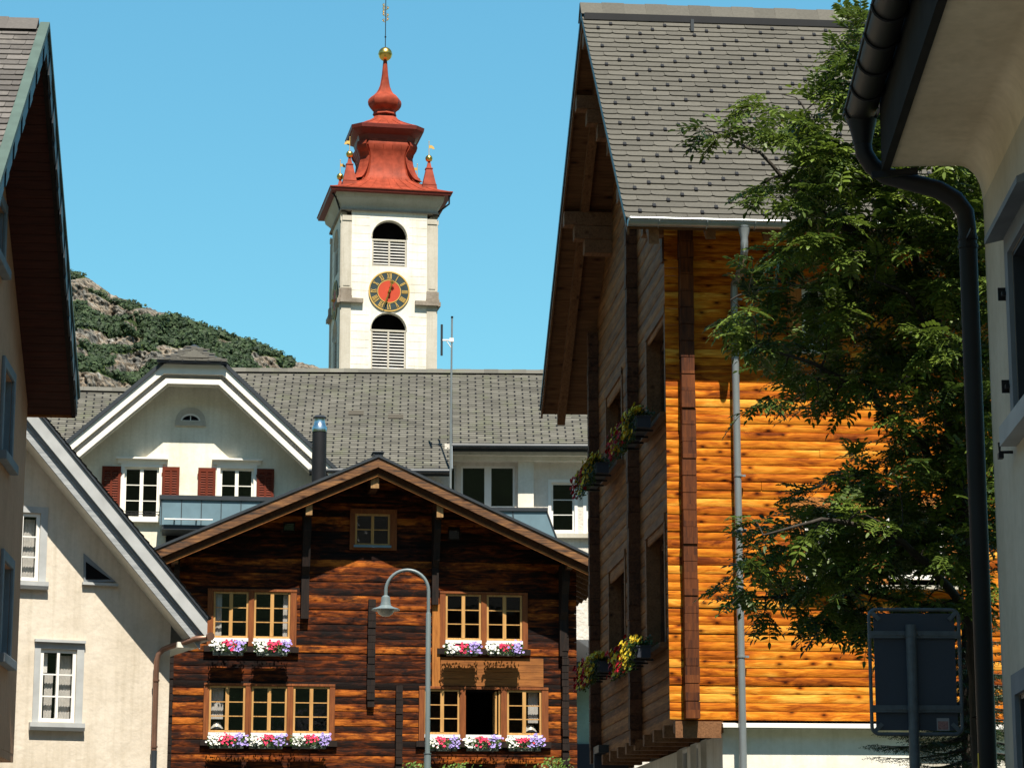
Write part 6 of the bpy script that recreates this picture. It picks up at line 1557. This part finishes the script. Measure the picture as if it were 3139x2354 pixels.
def spruce(px, py_top, Y, W, seed, label, hbot):
    rng = random.Random(seed); top = at(px, py_top, Y); t = thing('spruce_tree', label, 'tree', loc=(top.x, Y, 0), rot=0); H = top.z
    tr = MB(); tr.tube([(0, 0, 0), (0, 0, H*.6), (0, 0, H)], [.12, .07, .008], 8); tr.build('trunk', M['bark'], t)
    nd = MB(); br = MB(); z = hbot
    while z < H-.05:
        k = 1-(z-hbot)/(H-hbot); nb = 10
        for b in range(nb):
            a = rng.uniform(0, 6.28); L = W*(k**.8)*rng.uniform(.7, 1.1)+.08; pts = []; n = 8
            for i in range(n+1): s = i/n; pts.append(Vector((cos(a)*L*s, sin(a)*L*s, z-.32*L*s+.22*L*s*s)))
            br.tube(pts, [.012*(1-i/n)+.002 for i in range(n+1)], 4)
            for i in range(1, n+1):
                for sg in (-1, 0, 1):
                    base = pts[i]; d0 = (pts[i]-pts[i-1]).normalized(); sd = d0.cross(Vector((0, 0, 1))).normalized()
                    tl = L*.34*(1-.55*i/n)+.05; dd = (d0+sd*sg*1.1+Vector((0, 0, -.18))).normalized(); tc = rng.random()*.5
                    m = max(5, int(tl/.014))
                    for q in range(m):
                        c = base+dd*tl*q/m; an = rng.uniform(0, 6.28); o = dd.orthogonal().normalized(); o = Matrix.Rotation(an, 3, dd) @ o; v = (o+dd*.7).normalized(); w = v.cross(dd).normalized()*.0045; l = .026
                        nd.face([c-w, c+v*l, c+w], min(1, tc+(.5 if q > m*.75 and sg == 0 and i == n else 0)))
        z += .10
    br.build('branches', M['bark'], t); raw('needles', nd, M['needle'], t)
spruce(2950, 1800, 22.8, 1.05, 3, 'dark young spruce behind the traffic sign and black downpipe', 2.2)

def rose_bush(px, py, Y, w, seed, label):
    rng = random.Random(seed); p = at(px, py, Y); t = thing('climbing_shrub', label, 'shrub', loc=(p.x, Y, 0), rot=0, group='shrub tops at the lower edge')
    st, lf = MB(), MB()
    for k in range(7):
        a = rng.uniform(0, 6.28); q = Vector((cos(a)*w*rng.uniform(.2, 1), sin(a)*.2, p.z-rng.uniform(0, .35))); pts = [Vector((0, 0, 0)).lerp(q, i/6)+Vector((sin(i)*.03, 0, 0))*(i > 0) for i in range(7)]
        st.tube(pts, [.02-.0025*i for i in range(7)], 5)
        for j in range(70):
            c = pts[-1]+Vector((rng.gauss(0, .12), rng.gauss(0, .12), -abs(rng.gauss(0, .35))+.03)); n = Vector((rng.gauss(0, .6), -rng.random(), rng.random())).normalized(); x = n.orthogonal().normalized(); y = n.cross(x); r = rng.uniform(.03, .05)
            lf.face([c-x*r, c-y*r*.5, c+x*r, c+y*r*.5], rng.random())
    st.build('stems', M['bark'], t); raw('leaves', lf, M['bush_leaf'], t)
rose_bush(1680, 2308, 52, .4, 1, 'bright green shrub top below the right window trio of the log chalet')
rose_bush(1395, 2338, 52, .2, 2, 'small green shrub tip left of centre, under the open dark window')
rose_bush(1275, 2334, 52, .1, 3, 'tiny green shrub tip just left of the lamp post foot')
